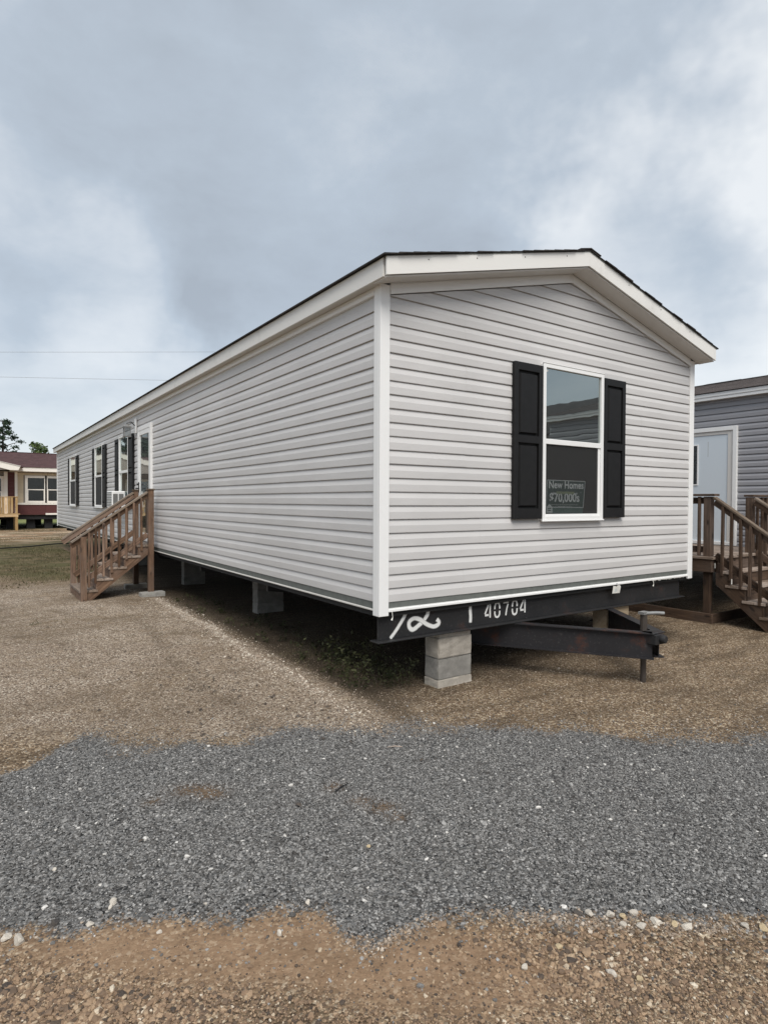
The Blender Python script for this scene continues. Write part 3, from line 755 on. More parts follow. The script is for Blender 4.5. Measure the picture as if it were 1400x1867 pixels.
# corner posts: an L of two leaves
for x, y, sx, sy, zt in ((0, 0, 1, 1, 3.42), (HW, 0, -1, 1, 3.42), (0, HL, 1, -1, 3.42), (HW, HL, -1, -1, 3.42)):
    mb = MB()
    X0, X1 = sorted((x - sx * 0.022, x + sx * 0.074)); Y0, Y1 = sorted((y - sy * 0.022, y + sy * 0.004))
    mb.box(X0, X1, Y0, Y1, 0.712, zt)
    X0, X1 = sorted((x - sx * 0.022, x + sx * 0.004)); Y0, Y1 = sorted((y + sy * 0.0045, y + sy * 0.074))
    mb.box(X0, X1, Y0, Y1, 0.712, zt)
    put('corner_post', mb.mesh('corner_post', 0.003), M['white'], home)
# underlayment band and the white bottom trim
for a in ((0.075, HW - 0.075, -0.006, 0.010, 0.764, 0.832), ):
    bxo('underlayment_strip', M['band'], home, *a)
    bxo('underlayment_strip', M['band'], home, -0.006, 0.010, 0.075, HL - 0.075, 0.764, 0.832)
bxo('bottom_trim', M['white'], home, 0.075, HW - 0.075, -0.022, 0.008, 0.742, 0.7635, 0.003)
bxo('bottom_trim', M['white'], home, 0.075, HW - 0.075, -0.0145, 0.006, 0.7640, 0.7720)
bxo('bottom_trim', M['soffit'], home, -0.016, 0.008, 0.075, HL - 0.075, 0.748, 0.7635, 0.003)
# frieze boards and gable trim
bxo('frieze_board', M['white'], home, -0.026, 0.011, 0.0745, HL - 0.0745, 3.346, 3.381, 0.004)
bxo('frieze_board', M['white'], home, -0.019, 0.0115, 0.0745, HL - 0.0745, 3.3815, 3.412, 0.004)
for sgn in (0, 1):
    fx = lambda X: X if sgn == 0 else HW - X
    for lo, hi, out in ((0.0, 0.034, 0.030), (0.0345, 0.092, 0.022)):
        pts = [(fx(0.076), ztrim(0.076) + lo), (fx(RX - 0.0005), ztrim(RX) + lo), (fx(RX - 0.0005), ztrim(RX) + hi), (fx(0.076), ztrim(0.076) + hi)]
        put('gable_trim', MB().prism(pts, -out, 0.010), M['white'], home)
# soffits, fascias, roof
OV, RK, FH = 0.098, 0.215, 0.140
zs0 = 3.392 + 0.0                          # underside at the wall line
zsof = lambda X: 3.4165 + SL * X
for sgn in (0, 1):
    fx = lambda X: X if sgn == 0 else HW - X
    pts = [(fx(-OV), zsof(-OV)), (fx(RX - 0.0005), zsof(RX)), (fx(RX - 0.0005), zsof(RX) + 0.012), (fx(-OV), zsof(-OV) + 0.012)]
    for y0, y1 in ((-RK, -0.0305), (HL + 0.031, HL + RK)):
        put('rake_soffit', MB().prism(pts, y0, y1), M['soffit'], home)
    # rake fascia
    zf = lambda X: 3.408 + SL * (X + OV)
    pts = [(fx(-OV - 0.012), zf(-OV - 0.012)), (fx(RX - 0.0006), zf(RX)), (fx(RX - 0.0006), zf(RX) + FH), (fx(-OV - 0.012), zf(-OV - 0.012) + FH)]
    put('fascia_board', MB().prism(pts, -RK - 0.020, -RK - 0.0005), M['fascia'], home)
    put('fascia_board', MB().prism(pts, HL + RK + 0.0005, HL + RK + 0.020), M['fascia'], home)
    pts = [(fx(-OV - 0.02), zf(-OV - 0.02) + FH + 0.0005), (fx(RX - 0.0006), zf(RX) + FH + 0.0005), (fx(RX - 0.0006), zf(RX) + FH + 0.005), (fx(-OV - 0.02), zf(-OV - 0.02) + FH + 0.005)]
    put('drip_edge', MB().prism(pts, -RK - 0.026, HL + RK + 0.026), M['band'], home)
    # eave fascia, soffit
    X0, X1 = sorted((fx(-OV - 0.018), fx(-OV)))
    n = 6
    for i in range(n):
        ya = -RK + 0.022 + i * (HL + 2 * RK - 0.044) / n; yb = -RK + 0.022 + (i + 1) * (HL + 2 * RK - 0.044) / n - 0.002
        dzj = rnd.uniform(-0.003, 0.003)
        pts = [(X0, 3.400 + dzj), (X1, 3.400 + dzj), (X1, 3.545), (X0, 3.545)]
        put('fascia_board', MB().prism(pts, ya, yb), M['fascia'], home)
    X0, X1 = sorted((fx(-OV + 0.001), fx(-0.0005)))
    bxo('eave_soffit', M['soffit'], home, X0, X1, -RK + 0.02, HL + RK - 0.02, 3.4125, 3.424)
    # shingle rows, each lapping over the one below
    sh = MB()
    run = RX + OV + 0.05; rows = 18; ex = run / rows
    for r in range(rows):
        xa = -OV - 0.05 + r * ex; xb = min(xa + ex + 0.05, RX)
        za = zf(xa) + FH + 0.0085; zb = zf(xb) + FH + 0.0085
        ys_ = -RK - 0.040 + rnd.uniform(-0.012, 0.010); ye = HL + RK + 0.034
        pts = [(fx(xa), za + 0.002), (fx(xb), zb + 0.0025), (fx(xb), zb + 0.0075), (fx(xa), za + 0.0135)]
        sh.prism(pts if sgn == 0 else pts[::-1], ys_, ye)
    put('shingles', sh, M['shingle'], home)
    pts = [(fx(-OV - 0.02), zf(-OV - 0.02) + FH + 0.0085), (fx(RX - 0.0007), zf(RX) + FH + 0.0085), (fx(RX - 0.0007), zf(RX) + FH + 0.0115), (fx(-OV - 0.02), zf(-OV - 0.02) + FH + 0.0115)]
    put('roof_deck', MB().prism(pts, -RK - 0.022, HL + RK + 0.022), M['shingle'], home)
cap_ = MB()
zr = 3.408 + SL * (RX + OV) + FH + 0.0155
for i in range(36):
    ya = -RK - 0.04 + i * 0.60
    lift = 0.004 + 0.004 * (i % 2)
    for s in (-1, 1):
        pts = [(RX, zr + 0.014 + lift), (RX + s * 0.16, zr + 0.014 + lift - SL * 0.16), (RX + s * 0.16, zr + 0.006 + lift - SL * 0.16), (RX, zr + 0.006 + lift)]
        cap_.prism(pts if s < 0 else pts[::-1], ya, min(ya + 0.62, HL + RK + 0.04))
put('ridge_cap', cap_, M['shingle'], home)
nails = MB()
for X in (0.30, 0.83, 1.42, 2.0, 3.0, 3.6, 4.2):
    f = X if X < RX else HW - X
    z = 3.408 + SL * (f + OV) + 0.105
    nails.tube([(X, -RK - 0.0215, z), (X, -RK - 0.0195, z)], 0.006, 6)
put('nail_heads', nails, M['jack'], home)

# ---- windows
def window(parent, Mx, w, h, screen=True, rail=0.505, name='window', label=None, tint=None):
    """local x 0..w, z 0..h, outward -y; frame stands 55 mm off the wall"""
    T = 0.040
    fr = MB()
    o = 0.058
    fr.box(0, T, -o, -0.001, 0, h); fr.box(w - T, w, -o, -0.001, 0, h)
    fr.box(T, w - T, -o, -0.001, h - T, h); fr.box(T, w - T, -o, -0.001, 0, T)
    fr.box(-0.008, w + 0.008, -o - 0.010, -o + 0.012, -0.014, 0.0)        # nail-flange sill lip
    fr.box(-0.006, w + 0.006, -o - 0.004, -o + 0.014, h + 0.0005, h + 0.010)
    win = put(name, fr.mesh(name, 0.003), M['white'], parent, Mx)
    if label: win['label'] = label
    zr = h * rail
    put('meeting_rail', MB().box(T + .0005, w - T - .0005, -o + 0.006, -0.004, zr - 0.026, zr + 0.026).mesh('meeting_rail', 0.003), M['white'], win)
    sash = MB()
    s = 0.020
    sash.box(T + .0005, T + s, -o + 0.016, -0.004, T + .0005, zr - 0.0265); sash.box(w - T - 1.7 * s, w - T - .0005, -o + 0.016, -0.004, T + .0005, zr - 0.0265)
    sash.box(T + s, w - T - 1.7 * s, -o + 0.016, -0.004, T + .0005, T + s)
    put('sash', sash.mesh('sash', 0.002), M['white'], win)
    put('pane', MB().box(T + .001, w - T - .001, -0.036, -0.030, zr + 0.0265, h - T - 0.001), M['glass'], win)
    put('pane', MB().box(T + s + .001, w - T - 1.7 * s - .001, -0.030, -0.024, T + s + .001, zr - 0.027), M['dark'] if screen else M['glass'], win)
    if screen:
        put('screen', MB().box(T + s + .001, w - T - 1.7 * s - .001, -0.0405, -0.040, T + s + .001, zr - 0.027), M['screen'] if screen == 1 else M['screen2'], win)
    return win
def shutter(parent, Mx, w, h):
    mb = MB()
    e = 0.052; mid = h * 0.512
    mb.box(0, w, -0.030, -0.019, 0, h)
    rails = [(0, e, 0, h), (w - e, w, 0, h), (e, w - e, 0, 0.10), (e, w - e, mid - 0.035, mid + 0.035), (e, w - e, h - 0.075, h)]
    for a, b_, c, d in rails: mb.box(a, b_, -0.058, -0.0305, c, d)
    sh = put('shutter', mb.mesh('shutter', 0.0025), M['black'], parent, Mx)
    for z0, z1 in ((0.10, mid - 0.035), (mid + 0.035, h - 0.075)):
        p_ = MB(); g = 0.018; bv = 0.014
        x0, x1, a0, a1 = e + g, w - e - g, z0 + g, z1 - g
        p_.add([(x0, -0.0305, a0), (x1, -0.0305, a0), (x1, -0.0305, a1), (x0, -0.0305, a1),
                (x0 + bv, -0.056, a0 + bv), (x1 - bv, -0.056, a0 + bv), (x1 - bv, -0.056, a1 - bv), (x0 + bv, -0.056, a1 - bv)],
               [(4, 5, 6, 7), (0, 1, 5, 4), (1, 2, 6, 5), (2, 3, 7, 6), (3, 0, 4, 7)])
        put('raised_panel', p_, M['black'], sh)
    return sh
WZ = 1.478; WH = 1.548
fw = window(home, frame_front(1.893, 0, WZ), 0.955, WH)
put('sticker', MB().box(0.052, 0.082, -0.0375, -0.0365, WH - 0.075, WH - 0.055), M['paper'], fw)
shutter(home, frame_front(1.492, 0, 1.493), 0.392, 1.50)
shutter(home, frame_front(2.858, 0, 1.493), 0.378, 1.50)
for yl, yr, sl_, sr in ((17.54, 16.30, 17.92, 15.88), (13.0, 11.96, 13.36, 11.56), (10.0, 9.10, 10.43, 8.72)):
    last = yl == 10.0
    w = yl - yr
    window(home, frame_left(0, yl, WZ), w, WH, screen=0 if last else 2)
    shutter(home, frame_left(0, sl_, 1.493), 0.385, 1.50)
    shutter(home, frame_left(0, yr - 0.01, 1.493), 0.385, 1.50)
# ---- storm door on the long wall
DZ0, DZ1 = 0.885, 3.06
dr = MB(); w = 1.00
dr.box(0, 0.075, -0.050, -0.001, 0, DZ1 - DZ0); dr.box(w - 0.075, w, -0.050, -0.001, 0, DZ1 - DZ0); dr.box(0.075, w - 0.075, -0.050, -0.001, DZ1 - DZ0 - 0.075, DZ1 - DZ0)
door = put('door', dr.mesh('door', 0.003), M['white'], home, frame_left(0, 8.29, DZ0))
lf = MB(); h = DZ1 - DZ0 - 0.076
lf.box(0.0755, 0.15, -0.044, -0.006, 0.012, h); lf.box(w - 0.15, w - 0.0755, -0.044, -0.006, 0.012, h); lf.box(0.15, w - 0.15, -0.044, -0.006, h - 0.09, h); lf.box(0.15, w - 0.15, -0.044, -0.006, 0.012, 0.16)
put('door_leaf', lf.mesh('door_leaf', 0.003), M['white'], door)
put('pane', MB().box(0.151, w - 0.151, -0.030, -0.024, 0.161, h - 0.091), M['doorglass'], door)
hd = MB().box(0.098, 0.128, -0.058, -0.0445, 0.92, 1.12)
hd.tube([(0.113, -0.058, 1.00), (0.113, -0.10, 1.00), (0.22, -0.105, 1.00)], 0.012, 8); hd.tube([(0.113, -0.058, 1.08), (0.113, -0.085, 1.08)], 0.020, 8)
put('handle', hd, M['rubber'], door)
# ---- lantern by the door
lan = MB().box(-0.06, 0.06, -0.045, -0.02, -0.13, 0.16)
lamp = put('wall_lamp', lan.mesh('wall_lamp', 0.004), M['white'], home, frame_left(0, 8.52, 3.10))
arm = MB().tube([(0, -0.045, 0.02), (0, -0.11, 0.09), (0, -0.19, 0.06), (0, -0.19, 0.0)], 0.010, 6)
put('lamp_arm', arm, M['rubber'], lamp)
cage = MB()
for a in (-0.055, 0.055):
    for c_ in (-0.245, -0.135): cage.box(a - 0.006, a + 0.006, c_ - 0.006, c_ + 0.006, -0.19, -0.03)
cage.box(-0.07, 0.07, -0.26, -0.12, -0.03, -0.012); cage.box(-0.066, 0.066, -0.256, -0.124, -0.205, -0.19)
cage.add([(-0.075, -0.265, -0.012), (0.075, -0.265, -0.012), (0.075, -0.115, -0.012), (-0.075, -0.115, -0.012), (0, -0.19, 0.045)], [(0, 1, 4), (1, 2, 4), (2, 3, 4), (3, 0, 4)])
put('lantern_cage', cage, M['galv'], lamp)
put('lantern_glass', MB().box(-0.048, 0.048, -0.238, -0.142, -0.189, -0.031), M['doorglass'], lamp)
# ---- chassis: front cross member and rails
cm = MB()
cm.box(0.012, 4.545, 0.050, 0.060, 0.500, 0.7415)
cm.box(-0.022, 4.565, -0.012, 0.115, 0.4880, 0.4995)
cm.box(0.012, 4.545, 0.0605, 0.115, 0.7300, 0.7415)
put('cross_member', cm.mesh('cross_member', 0.002), M['steel'], home)
for X in (0.93, HW - 0.93):
    rl = MB(); rl.box(X - 0.005, X + 0.005, 0.13, HL - 0.2, 0.500, 0.690); rl.box(X - 0.06, X + 0.06, 0.13, HL - 0.2, 0.4885, 0.4995); rl.box(X - 0.06, X + 0.06, 0.13, HL - 0.2, 0.6905, 0.6985)
    put('chassis_rail', rl, M['steel'], home)
for Y in (2.4, 4.8, 7.2, 9.6, 12.0, 14.4, 16.8, 19.2):
    put('outrigger', MB().prism([(0.06, 0.62), (0.92, 0.50), (0.92, 0.6895), (0.06, 0.6985)], Y - 0.02, Y + 0.02), M['steel'], home)
# painted marks on the cross member
YM = 0.0485
dig = {'4': [([(0.66, 0.0), (0.66, 0.5), (0.66, 1.0)], .2), ([(0.02, 0.30), (0.24, 0.62), (0.46, 0.96)], .2), ([(0.02, 0.24), (0.30, 0.24), (0.50, 0.24)], .2)],
       '0': [([(0.12, 0.56), (0.13, 0.76), (0.22, 0.93), (0.42, 1.0), (0.62, 0.93), (0.71, 0.76), (0.72, 0.56)], .2), ([(0.12, 0.44), (0.13, 0.24), (0.22, 0.07), (0.42, 0.0), (0.62, 0.07), (0.71, 0.24), (0.72, 0.44)], .2)],
       '7': [([(0.04, 0.95), (0.4, 0.95), (0.78, 0.95)], .2), ([(0.70, 0.86), (0.52, 0.5), (0.38, 0.0)], .22)]}
num = []
for i, c_ in enumerate('40704'):
    x0 = 1.222 + i * 0.1185; hgt_ = 0.136; wd = 0.106; z0 = 0.556 + 0.001 * i
    for pts, ww in dig[c_]:
        num.append(([(x0 + a * wd, z0 + b_ * hgt_) for a, b_ in pts], 0.027))
put('stencil_number', stroke_mesh('stencil_number', num, YM, 0.0), M['spray'], home)
two = [(0.522, 0.724), (0.542, 0.686), (0.503, 0.628), (0.439, 0.584), (0.375, 0.555), (0.337, 0.58), (0.337, 0.625), (0.387, 0.65), (0.451, 0.633), (0.517, 0.59), (0.596, 0.556), (0.65, 0.565), (0.663, 0.59), (0.636, 0.619)]
one = [(0.317, 0.729), (0.274, 0.662), (0.201, 0.57), (0.135, 0.503)]
put('spray_number', stroke_mesh('spray_number', [(one, 0.044), (two, 0.054)], YM - 0.001), M['spray'], home)
put('spray_bar', stroke_mesh('spray_bar', [([(1.041, 0.722), (1.038, 0.66), (1.043, 0.60), (1.039, 0.538)], 0.050)], YM - 0.001), M['spray'], home)
# ---- hitch: two converging beams, coupler and screw jack
XC = 2.345
hitch = bpy.data.objects.new('trailer_hitch', None)
hm = MB()
hm.box(XC - 0.10, XC + 0.10, -1.02, -0.90, 0.4755, 0.4865)
hm.tube([(XC + 0.0, -0.98, 0.435), (XC + 0.0, -1.06, 0.435), (XC + 0.0, -1.085, 0.435)], [0.036, 0.040, 0.034], 12)
hm.box(XC - 0.085, XC + 0.045, -1.04, -0.92, 0.385, 0.475)
hitch = put('trailer_hitch', hm.mesh('trailer_hitch', 0.004), M['steel'], home)
for s in (-1, 1):
    p0 = Vector((XC + s * 0.052, -0.985, 0)); p1 = Vector((XC + s * 1.02, 0.43, 0))
    dv = (p1 - p0).normalized(); L = (p1 - p0).length
    mb = MB(); mb.box(0, L, -0.004, 0.004, 0.2605, 0.4765); mb.box(-0.015, L, -0.045, 0.045, 0.250, 0.260); mb.box(0, L, -0.045, 0.045, 0.477, 0.4865)
    Mx = Matrix.Translation(p0) @ Matrix.Rotation(math.atan2(dv.y, dv.x), 4, 'Z')
    if s == 1: Mx = Matrix.Translation((0, 0, -0.0012)) @ Mx
    put('tongue_beam', mb, M['rusty'], hitch, Mx)
jk = MB(); jx, jy = XC + 0.01, -0.86
jk.tube([(jx, jy, 0.0), (jx, jy, 0.30)], 0.026, 10); jk.tube([(jx, jy, 0.30), (jx, jy, 0.63)], 0.031, 10)
put('jack_post', jk, M['jack'], hitch)
ck = MB().tube([(jx - 0.035, jy, 0.638), (jx + 0.09, jy - 0.06, 0.640), (jx + 0.16, jy - 0.10, 0.636)], 0.016, 8); ck.box(jx - 0.045, jx + 0.045, jy - 0.03, jy + 0.03, 0.628, 0.652)
put('jack_crank', ck, M['galv'], hitch)
# paper tag and loose threads on the trim
mb = MB(); mb.prism([(0, 0), (0.132, -0.004), (0.142, 0.066), (0.118, 0.088), (0.06, 0.078), (0.004, 0.084)], -0.0015, 0.0015)
tgo = put('paper_tag', mb, M['paper'], None, Matrix.Translation((3.066, -0.030, 0.655)) @ Matrix.Rotation(0.12, 4, 'X'))
tag(tgo, 'torn white paper tag hanging from the white bottom trim over the steel beam', 'tag')
put('tag_print', MB().box(0.035, 0.05, -0.0021, -0.0017, 0.012, 0.046).box(0.062, 0.078, -0.0021, -0.0017, 0.016, 0.05), M['print_dim'], tgo)
put('tag_wire', MB().tube([(0.06, -0.002, 0.075), (0.055, -0.004, 0.115)], 0.003, 5), M['rubber'], tgo)
fr = MB()
for X in (3.86, 0.105): fr.tube([(X, -0.024, 0.746), (X + 0.006, -0.026, 0.70), (X - 0.004, -0.025, 0.675)], [0.004, 0.003, 0.009], 5)
for i in range(26):
    X = 3.85 + i * 0.026; fr.prism([(X, 0.742), (X + 0.03, 0.742), (X + 0.02 + rnd.uniform(-.01, .01), 0.742 - rnd.uniform(0.003, 0.014))][::-1], -0.016, -0.013)
put('torn_wrap', fr, M['paper'], home)

# ---- poster behind the screen of the front window
pw, ph = 0.60, 0.325
po = MB().prism([(0.0, 0.0), (0.574, -0.004), (0.610, 0.328), (0.018, 0.330)], -0.0012, 0.0012)
poster = put('window_poster', po, M['poster'], None, Matrix.Translation((1.962, -0.033, 1.548)))
tag(poster, 'dark green price poster standing in the lower sash of the front window', 'poster')
def pt(txt, h, x, z, mat, name='lettering', sx=1.0):
    me = text_mesh(txt, h); me.transform(Matrix.Diagonal((sx, 1, 1, 1)))
    put(name, me, mat, poster, Matrix.Translation((x, -0.0020, z)))
pt('New Homes', 0.104, 0.312, 0.230, M['print_w'])
pt('$70,000s', 0.126, 0.286, 0.090, M['print_w'])
pt("'", 0.05, 0.540, 0.170, M['print_dim'])
mk_ = MB().prism([(0.155, 0.193), (0.432, 0.191), (0.437, 0.217), (0.160, 0.219)], -0.0020, -0.0013)
put('printed_bar', mk_, M['poster_g'], poster)
bd = MB()
for a, b_ in (((0.018, 0.330), (0.610, 0.328)), ((0.610, 0.328), (0.581, 0.055)), ((0.581, 0.055), (0.006, 0.060)), ((0.0045, 0.06), (0.018, 0.330))):
    A_ = Vector(a); B_ = Vector(b_); n_ = (B_ - A_).normalized(); n_ = Vector((-n_.y, n_.x)) * 0.0042
    bd.prism([tuple(A_ - n_), tuple(B_ - n_), tuple(B_ + n_), tuple(A_ + n_)][::-1], -0.0021, -0.0013)
put('printed_border', bd, M['print_dim'], poster)
ln = MB().box(0.07, 0.50, -0.0019, -0.0013, 0.082, 0.085).box(0.18, 0.40, -0.0019, -0.0013, 0.066, 0.069)
for x in (0.115, 0.475): ln.prism([(x - 0.012, 0.198), (x, 0.184), (x + 0.012, 0.198), (x, 0.212)], -0.0019, -0.0013)
put('printed_lines', ln, M['print_dim'], poster)
put('printed_foot', MB().prism([(0.0, 0.0), (0.574, -0.004), (0.579, 0.048), (0.003, 0.052)], -0.0018, -0.0013), M['poster_b'], poster)
lg = MB().prism([(0.01, 0.004), (0.098, 0.004), (0.098, 0.060), (0.054, 0.092), (0.01, 0.060)], -0.0026, -0.0021)
put('housing_logo', lg, M['print_dim'], poster)
put('logo_bars', MB().box(0.03, 0.078, -0.0032, -0.0027, 0.022, 0.032).box(0.03, 0.078, -0.0032, -0.0027, 0.042, 0.052), M['poster'], poster)

# ---- air conditioner in the window by the door
M['vent'] = m_plain('vent_grey', (0.17, 0.17, 0.165), 0.7)
ac = thing('air_conditioner', 'white window air conditioner sticking out of the window beside the left-hand wooden steps', 'air conditioner', (-0.30, 9.55, 1.50))
bxo('housing', M['white'], ac, -0.03, 0.225, -0.30, 0.26, 0.0, 0.345, 0.012)
gr_ = MB()
for i in range(9): gr_.box(-0.0345, -0.0305, -0.26, 0.22, 0.035 + i * 0.034, 0.050 + i * 0.034)
put('grille', gr_, M['band'], ac)
bxo('side_vent', M['vent'], ac, -0.01, 0.08, -0.3045, -0.3005, 0.05, 0.29)
bxo('side_vent', M['vent'], ac, 0.10, 0.19, -0.3045, -0.3005, 0.05, 0.29)

# ------------------------------------------------------------------ block piers (every block is a thing)
_bm = {}
def block(x0, x1, y0, y1, z0, z1, label, name='concrete_block', group='concrete blocks carrying the mobile home', rz=0.0, mat='block'):
    key = (round(x1 - x0, 3), round(y1 - y0, 3), round(z1 - z0, 3), mat)
    if key not in _bm:
        hx, hy, hz = (x1 - x0) / 2, (y1 - y0) / 2, (z1 - z0) / 2
        me = MB().box(-hx, hx, -hy, hy, -hz, hz).mesh(name)
        bm = bmesh.new(); bm.from_mesh(me)
        bmesh.ops.bevel(bm, geom=bm.edges[:], offset=0.007, segments=2, affect='EDGES')
        bmesh.ops.subdivide_edges(bm, edges=[e for e in bm.edges if e.calc_length() > 0.08], cuts=3, use_grid_fill=True)
        for v in bm.verts:
            v.co += Vector((rnd.gauss(0, 1), rnd.gauss(0, 1), rnd.gauss(0, 1))) * 0.0013
        bm.to_mesh(me); bm.free(); me.materials.append(M[mat]); _bm[key] = me
    o = bpy.data.objects.new(name, _bm[key]); COL.objects.link(o)
    o.matrix_basis = Matrix.Translation(((x0 + x1) / 2, (y0 + y1) / 2, (z0 + z1) / 2)) @ Matrix.Rotation(rz, 4, 'Z')
    cat = 'block'
    return tag(o, label, cat, group)
fx0, fx1 = 0.652, 1.049
block(fx0 + .006, fx1 - .006, 0.040, 0.232, 0.440, 0.487, 'thin cap block at the top of the pier nearest the spray-painted number', group='blocks of the front pier')
block(fx0, fx1, 0.036, 0.228, 0.258, 0.439, 'pale upper concrete block of the pier under the spray-painted beam', rz=0.008, group='blocks of the front pier')
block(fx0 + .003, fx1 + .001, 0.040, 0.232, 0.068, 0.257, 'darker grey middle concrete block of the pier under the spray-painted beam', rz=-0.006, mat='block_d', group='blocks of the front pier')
block(fx0 - .004, fx1 + .004, 0.034, 0.234, -0.06, 0.067, 'stained bottom block half sunk in the dirt under the spray-painted beam', rz=0.004, group='blocks of the front pier')
pnames = {4.30: 'second pier back from the hitch', 7.95: 'dim pier just right of the left-hand steps', 2.0: 'right-hand row of piers', }
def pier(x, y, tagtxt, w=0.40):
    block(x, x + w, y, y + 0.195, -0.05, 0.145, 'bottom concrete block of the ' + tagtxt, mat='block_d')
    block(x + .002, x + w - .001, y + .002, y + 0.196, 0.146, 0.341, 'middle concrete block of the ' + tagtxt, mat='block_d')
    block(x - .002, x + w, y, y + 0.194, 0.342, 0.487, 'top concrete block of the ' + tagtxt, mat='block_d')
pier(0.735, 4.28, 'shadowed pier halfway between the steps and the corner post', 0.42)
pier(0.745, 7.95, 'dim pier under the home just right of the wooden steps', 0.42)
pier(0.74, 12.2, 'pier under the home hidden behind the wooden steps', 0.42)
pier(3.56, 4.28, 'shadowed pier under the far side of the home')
M['tanblock'] = m_wood('pale_timber', (0.36, 0.27, 0.18), (0.50, 0.40, 0.28), (0.60, 0.50, 0.37), False)
o = block(3.065, 3.470, 0.030, 0.225, -0.04, 0.235, 'lower pale timber block under the beam, half hidden behind the hitch', name='timber_block', group='timber blocks behind the hitch', mat='tanblock')
o = block(3.067, 3.468, 0.031, 0.223, 0.236, 0.487, 'upper pale timber block under the beam, just right of the hitch', name='timber_block', group='timber blocks behind the hitch', mat='tanblock')

# ------------------------------------------------------------------ wooden steps
def flight(root, Mx, noses, zs, width, top_x, wm, tm, cm_, rail_lo, rail_hi, low_lo, low_hi, newel_x, bal, newel_up=None, cap_over=0.0, run=0.222, riser=True, zg=0.0):
    """local x outward (down the flight), y across 0..width, z up"""
    n = len(noses)
    def P(x, y, z): return Mx @ Vector((x, y, z))
    Z = Vector((0, 0, 1))
    def bd(name, mat, a, b_, w, t, up=(0, 0, 1)):
        u = (Mx.to_3x3() @ Vector(up)); return board(name, mat, root, P(*a), P(*b_), w, t, u)
    rise = zs[0] - zs[1]
    # notched stringers
    st = [(top_x, zs[0] - 0.036)]
    for k in range(n):
        st.append((noses[k] - 0.02, zs[k] - 0.036))
        st.append((noses[k] - 0.02, (zs[k + 1] if k + 1 < n else zg + 0.036) - 0.036))
    sl = rise / run
    zb0 = zg
    xb = noses[-1] - 0.195
    st.append((xb, zb0)); st.append((top_x, zb0 + (xb - top_x) * sl))
    for y0 in (0.004, width / 2 - 0.019, width - 0.042):
        vs = [P(x, y0, z) for x, z in st] + [P(x, y0 + 0.038, z) for x, z in st]
        nn = len(st); mb = MB()
        mb.add(vs, [tuple(range(nn)), tuple(range(2 * nn - 1, nn - 1, -1))] + [(i, i + nn, (i + 1) % nn + nn, (i + 1) % nn) for i in range(nn)])
        # local frame along the slope so that the grain follows it
        ang = math.atan2(-sl, 1.0)
        Lm = Mx @ Matrix.Translation((top_x, y0, zs[0])) @ Matrix.Rotation(-ang, 4, 'Y')
        me = mb.mesh('stringer'); me.transform(Lm.inverted())
        put('stringer', me, wm, root, Lm)
    for k in range(n):
        for j in range(2):
            xo = noses[k] - 0.07 - j * 0.145
            if xo - 0.07 < top_x - 0.03: continue
            bd('tread', tm, (xo, -0.012, zs[k] - 0.0175), (xo, width + 0.012, zs[k] - 0.0175), 0.140, 0.036, (1, 0, 0))
        if riser:
            zl = zs[k + 1] if k + 1 < n else zg
            bd('riser', wm, (noses[k] - 0.031, 0.0, (zs[k] - 0.037 + zl) / 2), (noses[k] - 0.031, width, (zs[k] - 0.037 + zl) / 2), max(0.03, zs[k] - 0.039 - zl), 0.020)
    for side, y in ((0, -0.0), (1, width)):
        o_ = -1 if side == 0 else 1
        yb = y + o_ * 0.005
        rl = (rail_lo[0], yb + o_ * -0.045, rail_lo[1] - 0.062); rh = (rail_hi[0], yb + o_ * -0.045, rail_hi[1] - 0.062)
        bd('rail', wm, rl, rh, 0.089, 0.038)
        bd('rail_cap', cm_, (rail_lo[0] + cap_over, yb - o_ * 0.03, rail_lo[1] - 0.004 - cap_over * sl), (rail_hi[0], yb - o_ * 0.03, rail_hi[1] - 0.004), 0.030, 0.092)
        bd('lower_rail', wm, (low_lo[0], yb - o_ * 0.045, low_lo[1] - 0.045), (low_hi[0], yb - o_ * 0.045, low_hi[1] - 0.045), 0.089, 0.038)
        # newels: the low one on the ground, the high one at the wall
        zt = np.interp(newel_x, [rail_hi[0], rail_lo[0]], [rail_hi[1], rail_lo[1]]) - 0.04
        zbn = zg - 0.02
        bd('newel_post', wm, (newel_x, yb, zbn), (newel_x, yb, zt), 0.089, 0.089, (0, 1, 0))
        for xk in bal:
            zt = np.interp(xk, [rail_hi[0], rail_lo[0]], [rail_hi[1], rail_lo[1]]) - 0.03
            zl = np.interp(xk, [low_hi[0], low_lo[0]], [low_hi[1], low_lo[1]]) - 0.19 - rnd.uniform(0, 0.05)
            j = rnd.uniform(-0.006, 0.006)
            bd('baluster', wm, (xk + j, yb - o_ * 0.005 , zl), (xk - j, yb - o_ * 0.005, zt), 0.036, 0.036, (0, 1, 0))
        if newel_up:
            x_, z0_, z1_ = newel_up
            bd('post', wm, (x_, yb, z0_), (x_, yb, z1_), 0.089, 0.089, (0, 1, 0))
            bd('post_cap', cm_, (x_ - 0.058, yb, z1_ + 0.013), (x_ + 0.058, yb, z1_ + 0.013), 0.025, 0.116)

